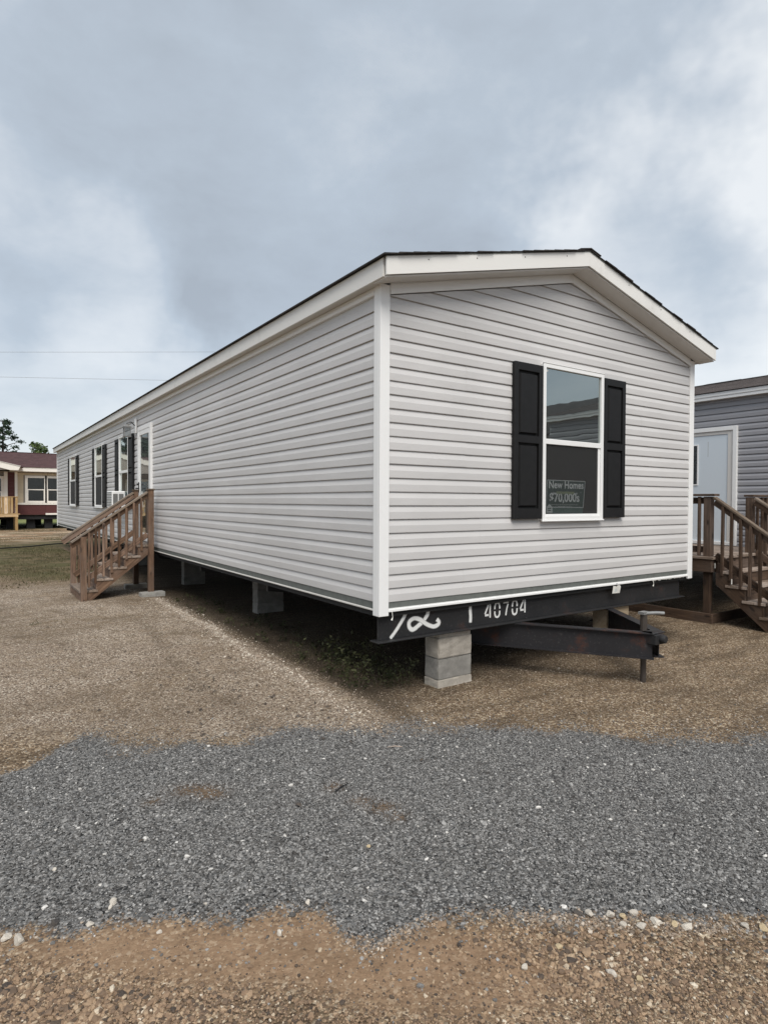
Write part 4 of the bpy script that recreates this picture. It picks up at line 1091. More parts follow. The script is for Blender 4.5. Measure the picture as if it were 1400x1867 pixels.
st1 = thing('wooden_steps', 'brown lumber steps with handrails leading to the white glass door of the grey home', 'steps', (-0.05, 7.45, 0))
Mx1 = Matrix.Translation((0.05, -0.57, 0)) @ Matrix.Rotation(math.pi, 4, 'Z') @ Matrix.Scale(-1, 4, (0, 1, 0))
flight(st1, Mx1, [0.375, 0.595, 0.82, 1.035, 1.27], [0.888, 0.708, 0.528, 0.348, 0.168], 1.12, 0.10,
       M['wood'], M['tread'], M['cap'], (1.385, 0.967), (0.195, 1.805), (1.19, 0.36), (0.19, 1.109), 1.205,
       [0.30, 0.42, 0.54, 0.66, 0.78, 0.90, 1.02, 1.12], newel_up=(0.145, 0.075, 1.835))
tag(block(-0.335, 0.06, 6.72, 6.92, -0.05, 0.075, 'pale concrete pad under the near post of the left-hand steps', name='concrete_pad', group='pads under the steps', mat='pad', rz=0.05), cat='pad')
tag(block(-0.34, 0.06, 7.92, 8.12, -0.03, 0.075, 'dark concrete pad under the far post of the left-hand steps', name='concrete_pad', group='pads under the steps', rz=-0.06), cat='pad')

# ------------------------------------------------------------------ blue-grey neighbour on the right with its deck
NX = 8.10; NY0, NY1 = -5.2, 15.0
nb_home = thing('neighbour_home', 'blue-grey mobile home with pale door at the right edge of the photo', 'mobile home', (NX, NY0, 0))
MN = Matrix.Translation((0, 0, 0)) @ Matrix.Rotation(-math.pi / 2, 4, 'Z')      # local x runs towards -Y
NLn = NY1 - NY0
cb = MB().box(0.012, HW, 0.0, NLn, 0.70, 3.46).prism([(0.012, 3.4605), (HW, 3.4605), (RX, 3.4605 + SL * RX)], 0, NLn)
put('wall', cb, M['siding_blue'], nb_home)
Mn2 = Matrix.Translation((0, NLn, 0)) @ Matrix.Rotation(-math.pi / 2, 4, 'Z')
UN = 0.1055
hang(nb_home, M['siding_blue'], Mn2, UN, 0.80, 13, None, lambda z: 0.0, lambda z: NLn, stag=[[6.1, 9.9, 13.4, 16.0], [4.0, 8.2, 12.9, 15.2], [7.0, 11.2, 14.6]], zmax=3.46, out=0.017)
bxo('frieze_board', M['siding_blue'], nb_home, -0.024, 0.011, 0, NLn, 3.415, 3.462, 0.004)
bxo('eave_soffit', M['soffit'], nb_home, -0.11, 0.012, -0.1, NLn, 3.4625, 3.4745)
bxo('fascia_board', M['white'], nb_home, -0.130, -0.1105, -0.12, NLn + .1, 3.460, 3.515, 0.004)
bxo('fascia_board', M['white'], nb_home, -0.142, -0.1105, -0.12, NLn + .1, 3.5155, 3.580, 0.004)
rs = MB(); rows = 18; ex = (RX + 0.165) / rows
for s_i in (0, 1):
    for r in range(rows):
        xa = -0.165 + r * ex; xb = min(xa + ex + 0.05, RX)
        f = (lambda x: x) if s_i == 0 else (lambda x: HW - x)
        za = 3.582 + SL * (xa + 0.165); zb_ = 3.582 + SL * (xb + 0.165)
        pts = [(f(xa), za + 0.006), (f(xb), zb_ + 0.001), (f(xb), zb_ + 0.006), (f(xa), za + 0.014)]
        rs.prism(pts if s_i == 0 else pts[::-1], -0.15, NLn + 0.12)
put('shingles', rs, M['shingle_b'], nb_home)
rc = MB()
for i in range(30):
    ya = -0.15 + i * 0.68
    for s in (-1, 1):
        z = 3.582 + SL * (RX + 0.165) + 0.012 + 0.006 * (i % 2)
        pts = [(RX, z + 0.012), (RX + s * 0.16, z + 0.012 - SL * 0.16), (RX + s * 0.16, z - SL * 0.16), (RX, z)]
        rc.prism(pts if s < 0 else pts[::-1], ya, ya + 0.70)
put('ridge_cap', rc, M['shingle'], nb_home)
bxo('belly', M['dark'], nb_home, 0.02, HW, 0.02, NLn, 0.62, 0.699)
# door
def Ny(Y): return NLn - (Y - NY0)      # world Y to local x of Mn2
wd = 1.02
dx0 = Ny(2.07)
dd = MB()
dd.box(0, 0.07, -0.060, -0.0, 0, 2.06); dd.box(wd - 0.07, wd, -0.060, 0, 0, 2.06); dd.box(0.07, wd - 0.07, -0.060, 0, 1.99, 2.06); dd.box(0.07, wd - 0.07, -0.055, 0, 0, 0.06)
nd_ = put('door', dd.mesh('door', 0.004), M['white'], nb_home, Mn2 @ Matrix.Translation((dx0, 0, 0.925)))
jb = MB(); jb.box(0.0705, 0.115, -0.040, 0, 0.0605, 1.9895); jb.box(wd - 0.16, wd - 0.0705, -0.040, 0, 0.0605, 1.9895); jb.box(0.115, wd - 0.16, -0.040, 0, 1.93, 1.9895)
put('door_jamb', jb.mesh('door_jamb', 0.003), M['soffit'], nd_)
put('door_leaf', MB().box(0.1155, wd - 0.1605, -0.028, -0.002, 0.061, 1.9295), M['steelblue'], nd_)
lt = MB(); lt.box(0.22, 0.24, -0.040, -0.0285, 1.05, 1.78); lt.box(0.33, 0.35, -0.040, -0.0285, 1.05, 1.78); lt.box(0.24, 0.33, -0.040, -0.0285, 1.76, 1.78); lt.box(0.24, 0.33, -0.040, -0.0285, 1.05, 1.07)
put('light_frame', lt, M['white'], nd_)
put('pane', MB().box(0.2405, 0.3295, -0.034, -0.0285, 1.0705, 1.7595), M['farglass'], nd_)
put('scratch', MB().box(0.515, 0.520, -0.0292, -0.0282, 1.55, 1.82), M['taupe'], nd_)
# deck
DX0, DX1, DY0, DY1, DZ = 5.585, NX - 0.03, 0.19, 2.35, 0.92
dk = thing('wooden_deck', 'weathered brown deck with stairs and railings before the pale door on the right', 'deck', (6.8, 1.2, 0))
OFF = Vector((-6.8, -1.2, 0))
def dbd(name, mat, a, b_, w, t, up=(0, 0, 1)):
    return board(name, mat, dk, Vector(a) + OFF, Vector(b_) + OFF, w, t, up)
x = DX0 - 0.02
while x < DX1 - 0.1:
    dbd('deck_board', M['tread'], (x + 0.07, DY0 - 0.03, DZ - 0.018), (x + 0.07, DY1, DZ - 0.018), 0.138, 0.035, (1, 0, 0)); x += 0.144
for a, b_ in (((DX0 + 0.02, DY0, DZ - 0.125), (DX0 + 0.02, DY1, DZ - 0.125)), ((DX1 - 0.02, DY0, DZ - 0.125), (DX1 - 0.02, DY1, DZ - 0.125))):
    dbd('rim_joist', M['dwood'], a, b_, 0.175, 0.038)
for yj in (DY0 + 0.02, 0.9, 1.6, DY1 - 0.02):
    dbd('joist', M['dwood'], (DX0 + 0.041, yj, DZ - 0.126), (DX1 - 0.041, yj, DZ - 0.126), 0.170, 0.038)
for (px, py, top) in ((DX0 + 0.088, DY0 + 0.088, 1.745), (DX0 + 0.088, DY1 - 0.09, 1.745), (6.86, DY0 + 0.088, 1.745), (DX1 - 0.09, DY1 - 0.09, 1.745), (DX1 - 0.09, DY0 + 0.088, 1.745)):
    dbd('post', M['dwood'], (px, py, DZ + 0.001), (px, py, top), 0.098, 0.098, (0, 1, 0))
    dbd('post', M['dwood'], (px, py, -0.02), (px, py, DZ - 0.0365), 0.089, 0.089, (0, 1, 0))
for x0_ in (DX0 + 0.088, ):
    dbd('rail_cap', M['dwood'], (x0_, DY0 - 0.02, 1.768), (x0_, DY1, 1.768), 0.14, 0.030, (1, 0, 0))
    dbd('rail', M['dwood'], (x0_, DY0 + 0.14, 1.69), (x0_, DY1 - 0.14, 1.69), 0.089, 0.036)
    dbd('lower_rail', M['dwood'], (x0_, DY0 + 0.14, 1.01), (x0_, DY1 - 0.14, 1.01), 0.089, 0.036)
    for i in range(13):
        yb_ = DY0 + 0.20 + i * 0.145
        dbd('baluster', M['dwood'], (x0_ - 0.036, yb_, 0.925), (x0_ - 0.036, yb_, 1.745), 0.036, 0.036, (0, 1, 0))
dbd('rail_cap', M['dwood'], (6.80, DY0 + 0.088, 1.768), (DX1, DY0 + 0.088, 1.768), 0.14, 0.030, (0, 1, 0))
dbd('rail', M['dwood'], (6.91, DY0 + 0.088, 1.69), (DX1 - 0.14, DY0 + 0.088, 1.69), 0.089, 0.036)
dbd('lower_rail', M['dwood'], (6.91, DY0 + 0.088, 1.01), (DX1 - 0.14, DY0 + 0.088, 1.01), 0.089, 0.036)
for i in range(7): dbd('baluster', M['dwood'], (7.0 + i * 0.145, DY0 + 0.05, 0.925), (7.0 + i * 0.145, DY0 + 0.05, 1.745), 0.036, 0.036, (0, 1, 0))
dbd('sill_plate', M['dwood'], (DX0 + 0.03, DY0 - 0.01, 0.065), (DX0 + 0.03, DY1, 0.065), 0.14, 0.038)
dbd('sill_plate', M['dwood'], (DX0 + 0.05, DY0 + 0.01, 0.064), (DX1, DY0 + 0.01, 0.064), 0.139, 0.038)
dbd('brace', M['dwood'], (DX0 + 0.13, DY0 - 0.032, 0.63), (DX0 + 0.13, DY0 - 0.032, 0.90), 0.10, 0.020, (1, 0, 0))
Mx2 = Matrix.Translation(OFF) @ Matrix.Translation((DX0 + 0.03, DY0 - 0.045, 0)) @ Matrix.Rotation(-math.pi / 2, 4, 'Z')
flight(dk, Mx2, [0.20, 0.415, 0.63, 0.845], [0.738, 0.556, 0.374, 0.192], 1.22, 0.0,
       M['dwood'], M['tread'], M['cap'], (0.95, 1.03), (-0.04, 1.735), (0.90, 0.33), (-0.02, 0.985), 0.875,
       [0.085, 0.20, 0.32, 0.44, 0.56, 0.68, 0.78], run=0.215)

# ------------------------------------------------------------------ far red and tan house
FY = 36.0
rh = thing('red_tan_house', 'far tan and dark red house with a maroon shingle roof and cream trim', 'house', (0, FY, 0))
X0h, X1h = -9.5, 9.0
put('wall', MB().box(X0h, X1h, 0.03, 8.0, 0.8, 3.28), M['taupe'], rh)
def fb(name, mat, x0, x1, y0, y1, z0, z1, bev=0.0): return bxo(name, mat, rh, x0, x1, y0, y1, z0, z1, bev)
# boards: red skirt, tan field, red porch wall
for i in range(3):
    z = 0.815 + i * 0.19
    for xa, xb in ((-0.44, 1.02), (1.025, 4.9), (4.905, 8.99)): fb('siding_board', M['red'], xa, xb, -0.012 + 0.0, 0.029, z, z + 0.187)
for i in range(9):
    z = 1.50 + i * 0.19
    fb('siding_board', M['tan'], -0.36, -0.08, -0.010, 0.029, z, min(z + 0.186, 3.2))
    fb('siding_board', M['tan'], 3.32, 8.9, -0.010, 0.029, z, min(z + 0.186, 3.2))
fb('siding_board', M['tan'], -0.08, 3.32, -0.010, 0.029, 3.065, 3.2)
for i in range(12):
    z = 0.83 + i * 0.2
    fb('siding_board', M['red'], -0.84, -0.50, 0.0, 0.029, z, min(z + 0.197, 3.2))
fb('corner_trim', M['cream'], -0.50, -0.365, -0.035, 0.02, 0.85, 3.24)
fb('corner_trim', M['cream'], -1.02, -0.845, -0.10, 0.02, 0.9, 3.24)
fb('water_table', M['cream'], -0.44, 8.99, -0.045, 0.02, 1.385, 1.495)
fb('loose_trim', M['cream'], 1.02, 2.4, -0.05, -0.013, 0.80, 0.90)
fb('fascia_board', M['cream'], -0.75, 9.3, -0.42, -0.38, 3.27, 3.50)
fb('eave_soffit', M['cream'], -0.75, 9.3, -0.38, 0.03, 3.262, 3.285)
# porch gable reaching forward on the left
pts = [(-0.30, 3.50), (-0.62, 3.285), (-0.62, 3.23), (-0.75, 3.23), (-5.2, 4.45), (-5.2, 4.72)]
put('gable_fascia', MB().prism([(-0.30, 3.505), (-0.42, 3.27), (-0.80, 3.27), (-4.6, 4.23), (-4.6, 4.52)][::-1], -1.62, -1.56), M['cream'], rh)
put('gable_fascia', MB().prism([(-8.9, 3.505), (-8.78, 3.27), (-8.40, 3.27), (-4.6, 4.23), (-4.6, 4.52)], -1.62, -1.56), M['cream'], rh)
put('gable_wall', MB().prism([(-0.8, 3.275), (-8.4, 3.275), (-4.6, 4.22)][::-1], -1.555, -1.45), M['taupe'], rh)
rf = MB().prism([(-9.9, 0), (9.5, 0)] and [(-9.9, 3.502), (9.5, 3.502), (9.5, 3.56), (-9.9, 3.56)], -0.45, -0.43)
# main roof planes with shingle rows
rr = MB()
rows = 22
for r in range(rows):
    y0 = -0.46 + r * 0.2; z0 = 3.502 + 0.245 * (y0 + 0.46)
    vs = [(-9.9, y0, z0 + 0.012), (9.5, y0, z0 + 0.012), (9.5, y0 + 0.24, z0 + 0.0588 + 0.003), (-9.9, y0 + 0.24, z0 + 0.0588 + 0.003),
          (-9.9, y0, z0), (9.5, y0, z0), (9.5, y0 + 0.24, z0 + 0.0585 - 0.004), (-9.9, y0 + 0.24, z0 + 0.0585 - 0.004)]
    rr.add(vs, [(0, 1, 2, 3), (7, 6, 5, 4), (0, 4, 5, 1), (1, 5, 6, 2), (2, 6, 7, 3), (3, 7, 4, 0)])
rr.prism([(-9.9, 3.502 + 0.245 * 4.5), (9.5, 3.502 + 0.245 * 4.5), (9.5, 3.502 + 0.245 * 4.6), (-9.9, 3.502 + 0.245 * 4.6)], 3.94, 4.2)
rr.add([(-9.9, 4.2, 4.61), (9.5, 4.2, 4.61), (9.5, 8.3, 3.5), (-9.9, 8.3, 3.5)], [(3, 2, 1, 0)])
put('shingles', rr, M['shingle_r'], rh)
pr_ = MB()
for s in (1, -1):
    pr_.add([(-4.6, -1.65, 4.53), (-4.6 + s * 4.45, -1.65, 3.44), (-4.6 + s * 4.45, 0.5, 3.44), (-4.6, 4.2, 4.53)], [(0, 1, 2, 3)])
put('porch_roof', pr_, M['shingle_r'], rh)
# windows: a wide casing with paired sashes
def far_window(x0, x1, z0, z1):
    mb = MB(); c = 0.13
    mb.box(x0 - c, x0, -0.045, 0.01, z0 - c + .01, z1 + c); mb.box(x1, x1 + c, -0.045, 0.01, z0 - c + .01, z1 + c); mb.box(x0, x1, -0.045, 0.01, z1, z1 + c); mb.box(x0, x1, -0.045, 0.01, z0 - c + .01, z0)
    w_ = put('window', mb, M['cream'], rh)
    put('pane', MB().box(x0, x1, -0.022, -0.012, z0, z1), M['farglass'], w_)
    zm = (z0 + z1) / 2
    put('sash', MB().box(x0, x1, -0.038, -0.0225, zm - 0.025, zm + 0.025).box(x0, x0 + 0.03, -0.036, -0.0225, z0, zm - 0.0255).box(x1 - 0.03, x1, -0.036, -0.0225, z0, zm - 0.0255).box(x0 + .03, x1 - 0.03, -0.036, -0.0225, z0, z0 + 0.03), M['cream'], w_)
for x0 in (0.13, 1.13, 2.13): far_window(x0, x0 + 0.83, 1.575, 2.92)
far_window(5.6, 6.5, 1.6, 2.9)
far_window(-2.3, -1.15, 1.35, 2.85); far_window(-6.8, -5.6, 1.35, 2.85)
fb('porch_door', M['cream'], -4.3, -3.3, -0.02, 0.028, 0.95, 3.0)
fb('corner_trim', M['cream'], -8.5, -8.25, -1.56, -1.4, 0.9, 3.24)
bxo('belly', M['dark'], rh, X0h + .1, X1h - .1, 0.1, 7.9, 0.55, 0.795)
for i, X in enumerate((-8.5, -6.6, -4.7, -2.8, -0.9, 0.1, 1.0, 2.4, 3.8, 5.4, 7.4)):
    for y in (0.35, 6.9):
        if y > 1 and i % 2: continue
        fb('pier', M['dark'], X, X + 0.42, y, y + 0.4, -0.03, 0.549)
# yellow pine porch deck
pd = thing('porch_deck', 'yellow pine porch deck on posts in front of the far red and tan house', 'deck', (-4.5, FY - 1.0, 0))
def pb(name, a, b_, w, t, up=(0, 0, 1)): return board(name, M['ywood'], pd, Vector(a) + Vector((4.5, 1.0 - 0, 0)) - Vector((0, FY, 0)) + Vector((0, 0, 0)), Vector(b_) + Vector((4.5, 1.0, 0)) - Vector((0, FY, 0)), w, t, up)
PY0, PY1, PX0, PX1 = FY - 1.75, FY - 0.03, -8.2, -0.44
for i in range(12): pb('deck_board', (PX0, PY0 + 0.07 + i * 0.143, 0.885), (PX1 + 0.09, PY0 + 0.07 + i * 0.143, 0.885), 0.138, 0.035, (0, 1, 0))
pb('rim_joist', (PX0, PY0 + 0.02, 0.80), (PX1, PY0 + 0.02, 0.80), 0.13, 0.04); pb('rim_joist', (PX1 - 0.02, PY0 + 0.041, 0.80), (PX1 - 0.02, PY1, 0.80), 0.13, 0.04)
for X in (-8.1, -6.5, -4.9, -3.3, -2.0, PX1 - 0.08):
    pb('post', (X, PY0 + 0.07, -0.02), (X, PY0 + 0.07, 0.864), 0.13, 0.13, (0, 1, 0))
pb('post', (PX1 - 0.08, PY1 - 0.1, -0.02), (PX1 - 0.08, PY1 - 0.1, 0.864), 0.11, 0.11, (0, 1, 0))
for X in (-8.1, -5.2, PX1 - 0.08): pb('post', (X, PY0 + 0.07, 0.905), (X, PY0 + 0.07, 1.80), 0.10, 0.10, (0, 1, 0))
pb('rail_cap', (-8.1, PY0 + 0.07, 1.82), (-5.2, PY0 + 0.07, 1.82), 0.035, 0.14); pb('rail_cap', (-2.0, PY0 + 0.07, 1.82), (PX1, PY0 + 0.07, 1.82), 0.035, 0.14)
pb('rail_cap', (PX1 - 0.08, PY0 + 0.145, 1.82), (PX1 - 0.08, PY1, 1.82), 0.035, 0.14)
X = -1.95
while X < PX1 - 0.16: pb('baluster', (X, PY0 + 0.03, 0.91), (X, PY0 + 0.03, 1.80), 0.115, 0.03, (1, 0, 0)); X += 0.135
X = -8.0
while X < -5.3: pb('baluster', (X, PY0 + 0.03, 0.91), (X, PY0 + 0.03, 1.80), 0.10, 0.03, (1, 0, 0)); X += 0.22
y = PY0 + 0.2
while y < PY1: pb('baluster', (PX1 - 0.03, y, 0.91), (PX1 - 0.03, y, 1.80), 0.10, 0.03, (0, 1, 0)); y += 0.16

# ------------------------------------------------------------------ home behind the camera, mirrored in the front window
bk = thing('dark_home', 'grey home with dark roof behind the viewer, seen only mirrored in the front window', 'mobile home', (11.3, -20.0, 0))
M['charcoal'] = m_vinyl('charcoal_siding', (0.10, 0.105, 0.11))
put('wall', MB().box(0.012, HW, 0, 15.5, 0.7, 3.46).prism([(0.012, 3.461), (HW, 3.461), (RX, 3.461 + 0.52 * RX)], 0, 15.5), M['siding_blue'], bk)
hang(bk, M['charcoal'], Matrix.Translation((0, 15.5, 0)) @ Matrix.Rotation(-math.pi / 2, 4, 'Z'), U, 0.8, 12, None, lambda z: 0.0, lambda z: 15.5, stag=[[5.0, 10.0]], zmax=3.46)
bxo('fascia_board', M['taupe'], bk, -0.15, -0.12, -0.2, 15.7, 3.43, 3.60)
bxo('eave_soffit', M['soffit'], bk, -0.12, 0.012, -0.2, 15.7, 3.4625, 3.475)
put('roof', MB().prism([(-0.2, 3.601), (RX, 3.601 + 0.52 * (RX + 0.2)), (HW + 0.2, 3.601), (HW + 0.2, 3.64), (RX, 3.64 + 0.52 * (RX + 0.2)), (-0.2, 3.64)], -0.25, 15.75), M['shingle'], bk)
bxo('belly', M['dark'], bk, 0.05, HW - 0.05, 0.1, 15.4, -0.02, 0.699)

# ------------------------------------------------------------------ trees
def leafcloud(centres, radii, n, size, seed, squash=0.7, shell=0.55):
    r = np.random.default_rng(seed)
    ci = r.choice(len(centres), n, p=np.array(radii) ** 2 / sum(np.array(radii) ** 2))
    d = r.normal(0, 1, (n, 3)); d /= np.linalg.norm(d, axis=1)[:, None]
    rad = r.uniform(shell, 1.0, n) ** 0.8
    p = np.array(centres)[ci] + d * (rad * np.array(radii)[ci])[:, None] * np.array([1, 1, squash])
    p += r.normal(0, 0.06, (n, 3))
    a = r.normal(0, 1, (n, 3)); a /= np.linalg.norm(a, axis=1)[:, None]
    b = np.cross(a, r.normal(0, 1, (n, 3))); b /= np.linalg.norm(b, axis=1)[:, None]
    s = size * r.uniform(0.5, 1.4, n)[:, None]
    v = np.stack([p - a * s, p + b * s * 0.55, p + a * s, p - b * s * 0.55], 1).reshape(-1, 3)
    f = np.arange(4 * n).reshape(-1, 4)
    me = bpy.data.meshes.new('crown'); me.from_pydata(v.tolist(), [], f.tolist())
    return me
def pine(x, y, h, label, seed, name='pine_tree', group=None):
    r = random.Random(seed)
    root = thing(name, label, 'tree', (x, y, 0), group=group)
    tr = MB().tube([(0, 0, -0.2), (0.05, 0, h * 0.35), (-0.05, 0.05, h * 0.7), (0, 0, h * 0.97)], [0.22, 0.16, 0.09, 0.02], 8)
    cs, rs_ = [], []
    for i in range(26):
        f = 0.50 + 0.48 * (i / 25)
        a = i * 2.4 + r.uniform(-.4, .4); L = (1.5 * (1 - f) / 0.48 + 0.45) * r.uniform(0.5, 1.15) * h / 9
        tip = Vector((math.cos(a) * L, math.sin(a) * L, h * f + 0.12 * L))
        tr.tube([(0, 0, h * f - 0.2 * L), tip * 0.6 + Vector((0, 0, h * f * 0.4 - 0.04 * L)), tip], [0.05, 0.03, 0.012], 5)
        cs.append(tuple(tip)); rs_.append(0.36 * h / 9 * r.uniform(0.6, 1.3))
        if i % 3 == 0: cs.append((tip.x * 0.5, tip.y * 0.5, tip.z + 0.08)); rs_.append(0.34 * h / 9)
    put('trunk', tr, M['bark'], root)
    put('crown', leafcloud(cs, rs_, 3000, 0.095 * h / 9, seed, 0.55, 0.1), M['pine'], root)
def broad(x, y, h, w, label, seed, name='broadleaf_tree', group=None):
    r = random.Random(seed)
    root = thing(name, label, 'tree', (x, y, 0), group=group)
    tr = MB().tube([(0, 0, -0.2), (0.06, 0, h * 0.3), (0, 0.05, h * 0.6)], [0.26, 0.19, 0.10], 8)
    cs, rs_ = [], []
    for i in range(26):
        a = r.uniform(0, 6.28); q = r.uniform(0.15, 1) ** 0.6
        z = h * ((0.45 if y > 54 else 0.28) + (0.52 if y > 54 else 0.68) * r.uniform(0, 1) * (1 - 0.55 * q * q)); c = Vector((math.cos(a) * q * w, math.sin(a) * q * w, z))
        cs.append(tuple(c)); rs_.append(0.30 * w * r.uniform(0.6, 1.2))
        tr.tube([(0, 0, h * 0.35), c * 0.5 + Vector((0, 0, h * 0.2)), c], [0.09, 0.05, 0.015], 5)
    put('trunk', tr, M['bark'], root)
    put('crown', leafcloud(cs, rs_, 5200 if y > 54 else 7000, 0.13 if y > 54 else 0.20, seed, 0.75, 0.35), M['leaf'] if y > 54 else M['pine'], root)
pine(0.02, 60, 8.9, 'tall dark pine rising above the maroon roof at the left edge', 3)
broad(2.25, 55, 6.75, 2.1, 'bushy green tree above the maroon roof near the end of the grey home', 5)
broad(3.9, 57, 6.0, 1.3, 'small green treetop just touching the eave at the far end of the grey home', 8)
broad(-5.0, 50, 8.2, 2.4, 'round dark tree behind the far porch, mirrored in the middle window of the grey home', 13)
broad(-8.0, 51, 9.6, 2.8, 'broad tree behind the far porch, mirrored in the window by the steps', 15)
broad(-11.2, 52, 10.5, 3.0, 'broad tree left of the far porch, mirrored in the storm door', 17)
pine(-6.6, 56, 14.0, 'taller pine left of the far porch, outside the picture', 18)
# ------------------------------------------------------------------ power lines
for (za, zb_, yy, lab) in ((7.62, 9.30, 25.0, 'upper of the two thin power lines crossing the sky at left'), (6.62, 7.75, 25.0, 'lower of the two thin power lines crossing the sky at left')):
    pts = []
    for i in range(41):
        f = i / 40; xx = -22 + 52 * f
        z = za + (zb_ - za) * (xx + 1.6) / 10.5 * 0.9
        pts.append((xx, yy, z + 0.5 * ((f - 0.5) ** 2 - 0.01)))
    o = put('power_line', MB().tube(pts, 0.006, 5), M['galv']); tag(o, lab, 'cable', 'power lines in the sky')
# ------------------------------------------------------------------ hose in the grass
pts = []
for i in range(60):
    f = i / 59; X = -6.0 + 6.6 * f; Y = 17.3 + 3.9 * f ** 1.3 + 0.12 * math.sin(9 * f)
    pts.append((X, Y, 0.06 + 0.01 * math.sin(23 * f)))
tag(put('garden_hose', MB().tube(pts, 0.022, 6), M['rubber']), 'black hose lying across the grass left of the wooden steps', 'hose')
# stick on the dark gravel
for (u_, v_, L, a_, lab, mt) in ((-1.045, -1.165, 0.115, 0.35, 'short black twig lying on the dark gravel', 'rubber'), (-0.46, -0.86, 0.10, 2.6, 'pale bent twig lying on the far side of the dark gravel', 'tread')):
    z = float(gz(np.array([u_]), np.array([v_]))[0]) + 0.012
    d = Vector((math.cos(a_), math.sin(a_), 0)) * L / 2
    tag(put('twig', MB().tube([Vector((u_, v_, z)) - d, Vector((u_ + 0.004, v_ + 0.006, z + 0.003)), Vector((u_, v_, z)) + d], [0.003, 0.0045, 0.002], 6), M[mt]), lab, 'twig')

# ------------------------------------------------------------------ pale rocks
def rockmesh(seed):
    bm = bmesh.new(); bmesh.ops.create_icosphere(bm, subdivisions=2, radius=1.0)
    r = random.Random(seed)
    pl = [(Vector((r.gauss(0, 1), r.gauss(0, 1), r.gauss(0, 1))).normalized(), r.uniform(0.5, 0.85)) for _ in range(9)]
    for v in bm.verts:
        for n_, d in pl:
            q = v.co.dot(n_)
            if q > d: v.co -= n_ * (q - d)
        v.co += Vector((r.gauss(0, .03), r.gauss(0, .03), r.gauss(0, .03)))
    me = bpy.data.meshes.new('rock'); bm.to_mesh(me); bm.free(); return me
RK_ = [
 (-2.303, -1.482, .020, .75, 'rock', 'white split rock on the near rim of the dark gravel, left of centre'),
 (-2.320, -1.505, .014, .8, 'rock', 'small white rock touching the split rock on the gravel rim'),
 (-1.654, -1.930, .014, .6, 'rock', 'oval white pebble alone on the dark gravel, left of centre near the dirt'),
 (-2.635, -1.492, .024, .8, 'rock', 'large pale rock at the bottom left corner, right one of a pair'),
 (-2.672, -1.450, .021, .8, 'rock', 'pale rock at the left edge of the picture beside a larger one'),
 (-2.402, -1.557, .016, .7, 'rock', 'pale rock half buried in the dirt below the white split rock'),
 (-2.515, -1.477, .021, .6, 'rock_d', 'flat grey stone half buried in the brown dirt at bottom left'),
 (-2.190, -1.740, .011, .8, 'rock', 'small pinkish pale stone on the smooth brown dirt at left'),
 (-1.818, -2.010, .014, .9, 'rock', 'upright pale stone on the smooth brown dirt at centre left'),
 (-1.170, -2.646, .014, .9, 'rock', 'pale grey stone alone on the brown dirt, right of centre'),
 (-0.749, -2.602, .020, .6, 'rock', 'white flat stone, leftmost of the rock cluster at bottom right'),
 (-0.790, -2.580, .021, .6, 'rock_d', 'black asphalt lump at the left end of the rock cluster'),
 (-0.688, -2.654, .021, .8, 'rock', 'pointed white rock leading the cluster at bottom right'),
 (-0.655, -2.690, .019, .7, 'rock_y', 'honey coloured rock behind the pointed white rock'),
 (-0.690, -2.712, .018, .75, 'rock', 'cream rounded rock in front of the honey coloured rock'),
 (-0.600, -2.700, .020, .55, 'rock', 'long white stone pressed into the dark gravel above the cluster'),
 (-0.640, -2.760, .020, .7, 'rock', 'square pale rock at the bottom of the rock cluster'),
 (-0.570, -2.775, .026, .5, 'rock', 'broad white slab rock in the middle of the rock cluster'),
 (-0.520, -2.825, .017, .7, 'rock_y', 'yellowish rock right of the broad white slab rock'),
 (-0.495, -2.860, .024, .7, 'rock', 'large pale rock at the right end of the cluster'),
 (-0.300, -2.985, .022, .6, 'rock', 'flat cream rock near the right edge of the picture'),
 (-0.255, -3.030, .022, .8, 'rock_y', 'tan rock at the far right corner beside a flat cream one'),
 (-0.940, -2.835, .017, .8, 'rock', 'white rock in the pebbly dirt below the cluster'),
 (-0.990, -2.650, .017, .7, 'rock_y', 'honey coloured rock in the pebbly dirt left of the cluster'),
 (-0.880, -2.905, .014, .8, 'rock_y', 'yellow stone at the bottom of the pebbly dirt'),
 (-1.998, -1.697, .010, .7, 'rock', 'small white pebble on the dark gravel left of the oval one'),
 (-1.229, -1.726, .013, .5, 'rock_y', 'flat tan chip in the middle of the dark gravel'),
 (-2.474, -1.089, .012, .6, 'rock', 'white pebble far left on the dark gravel'),
]
rms = [rockmesh(s) for s in range(7)]
for i, (x, y, s, fl, mt, lab) in enumerate(RK_):
    z = float(gz(np.array([x]), np.array([y]))[0])
    me = rms[i % 7].copy(); me.materials.append(M[mt])
    o = bpy.data.objects.new('rock', me); COL.objects.link(o)
    o.matrix_basis = Matrix.Translation((x, y, z + s * fl * 0.42)) @ Euler((rnd.uniform(-.3, .3), rnd.uniform(-.3, .3), rnd.uniform(0, 6.3))).to_matrix().to_4x4() @ Matrix.Diagonal((s * rnd.uniform(0.9, 1.25), s * rnd.uniform(0.75, 1.0), s * fl, 1))
    tag(o, lab, 'rock', 'loose rocks on the ground')

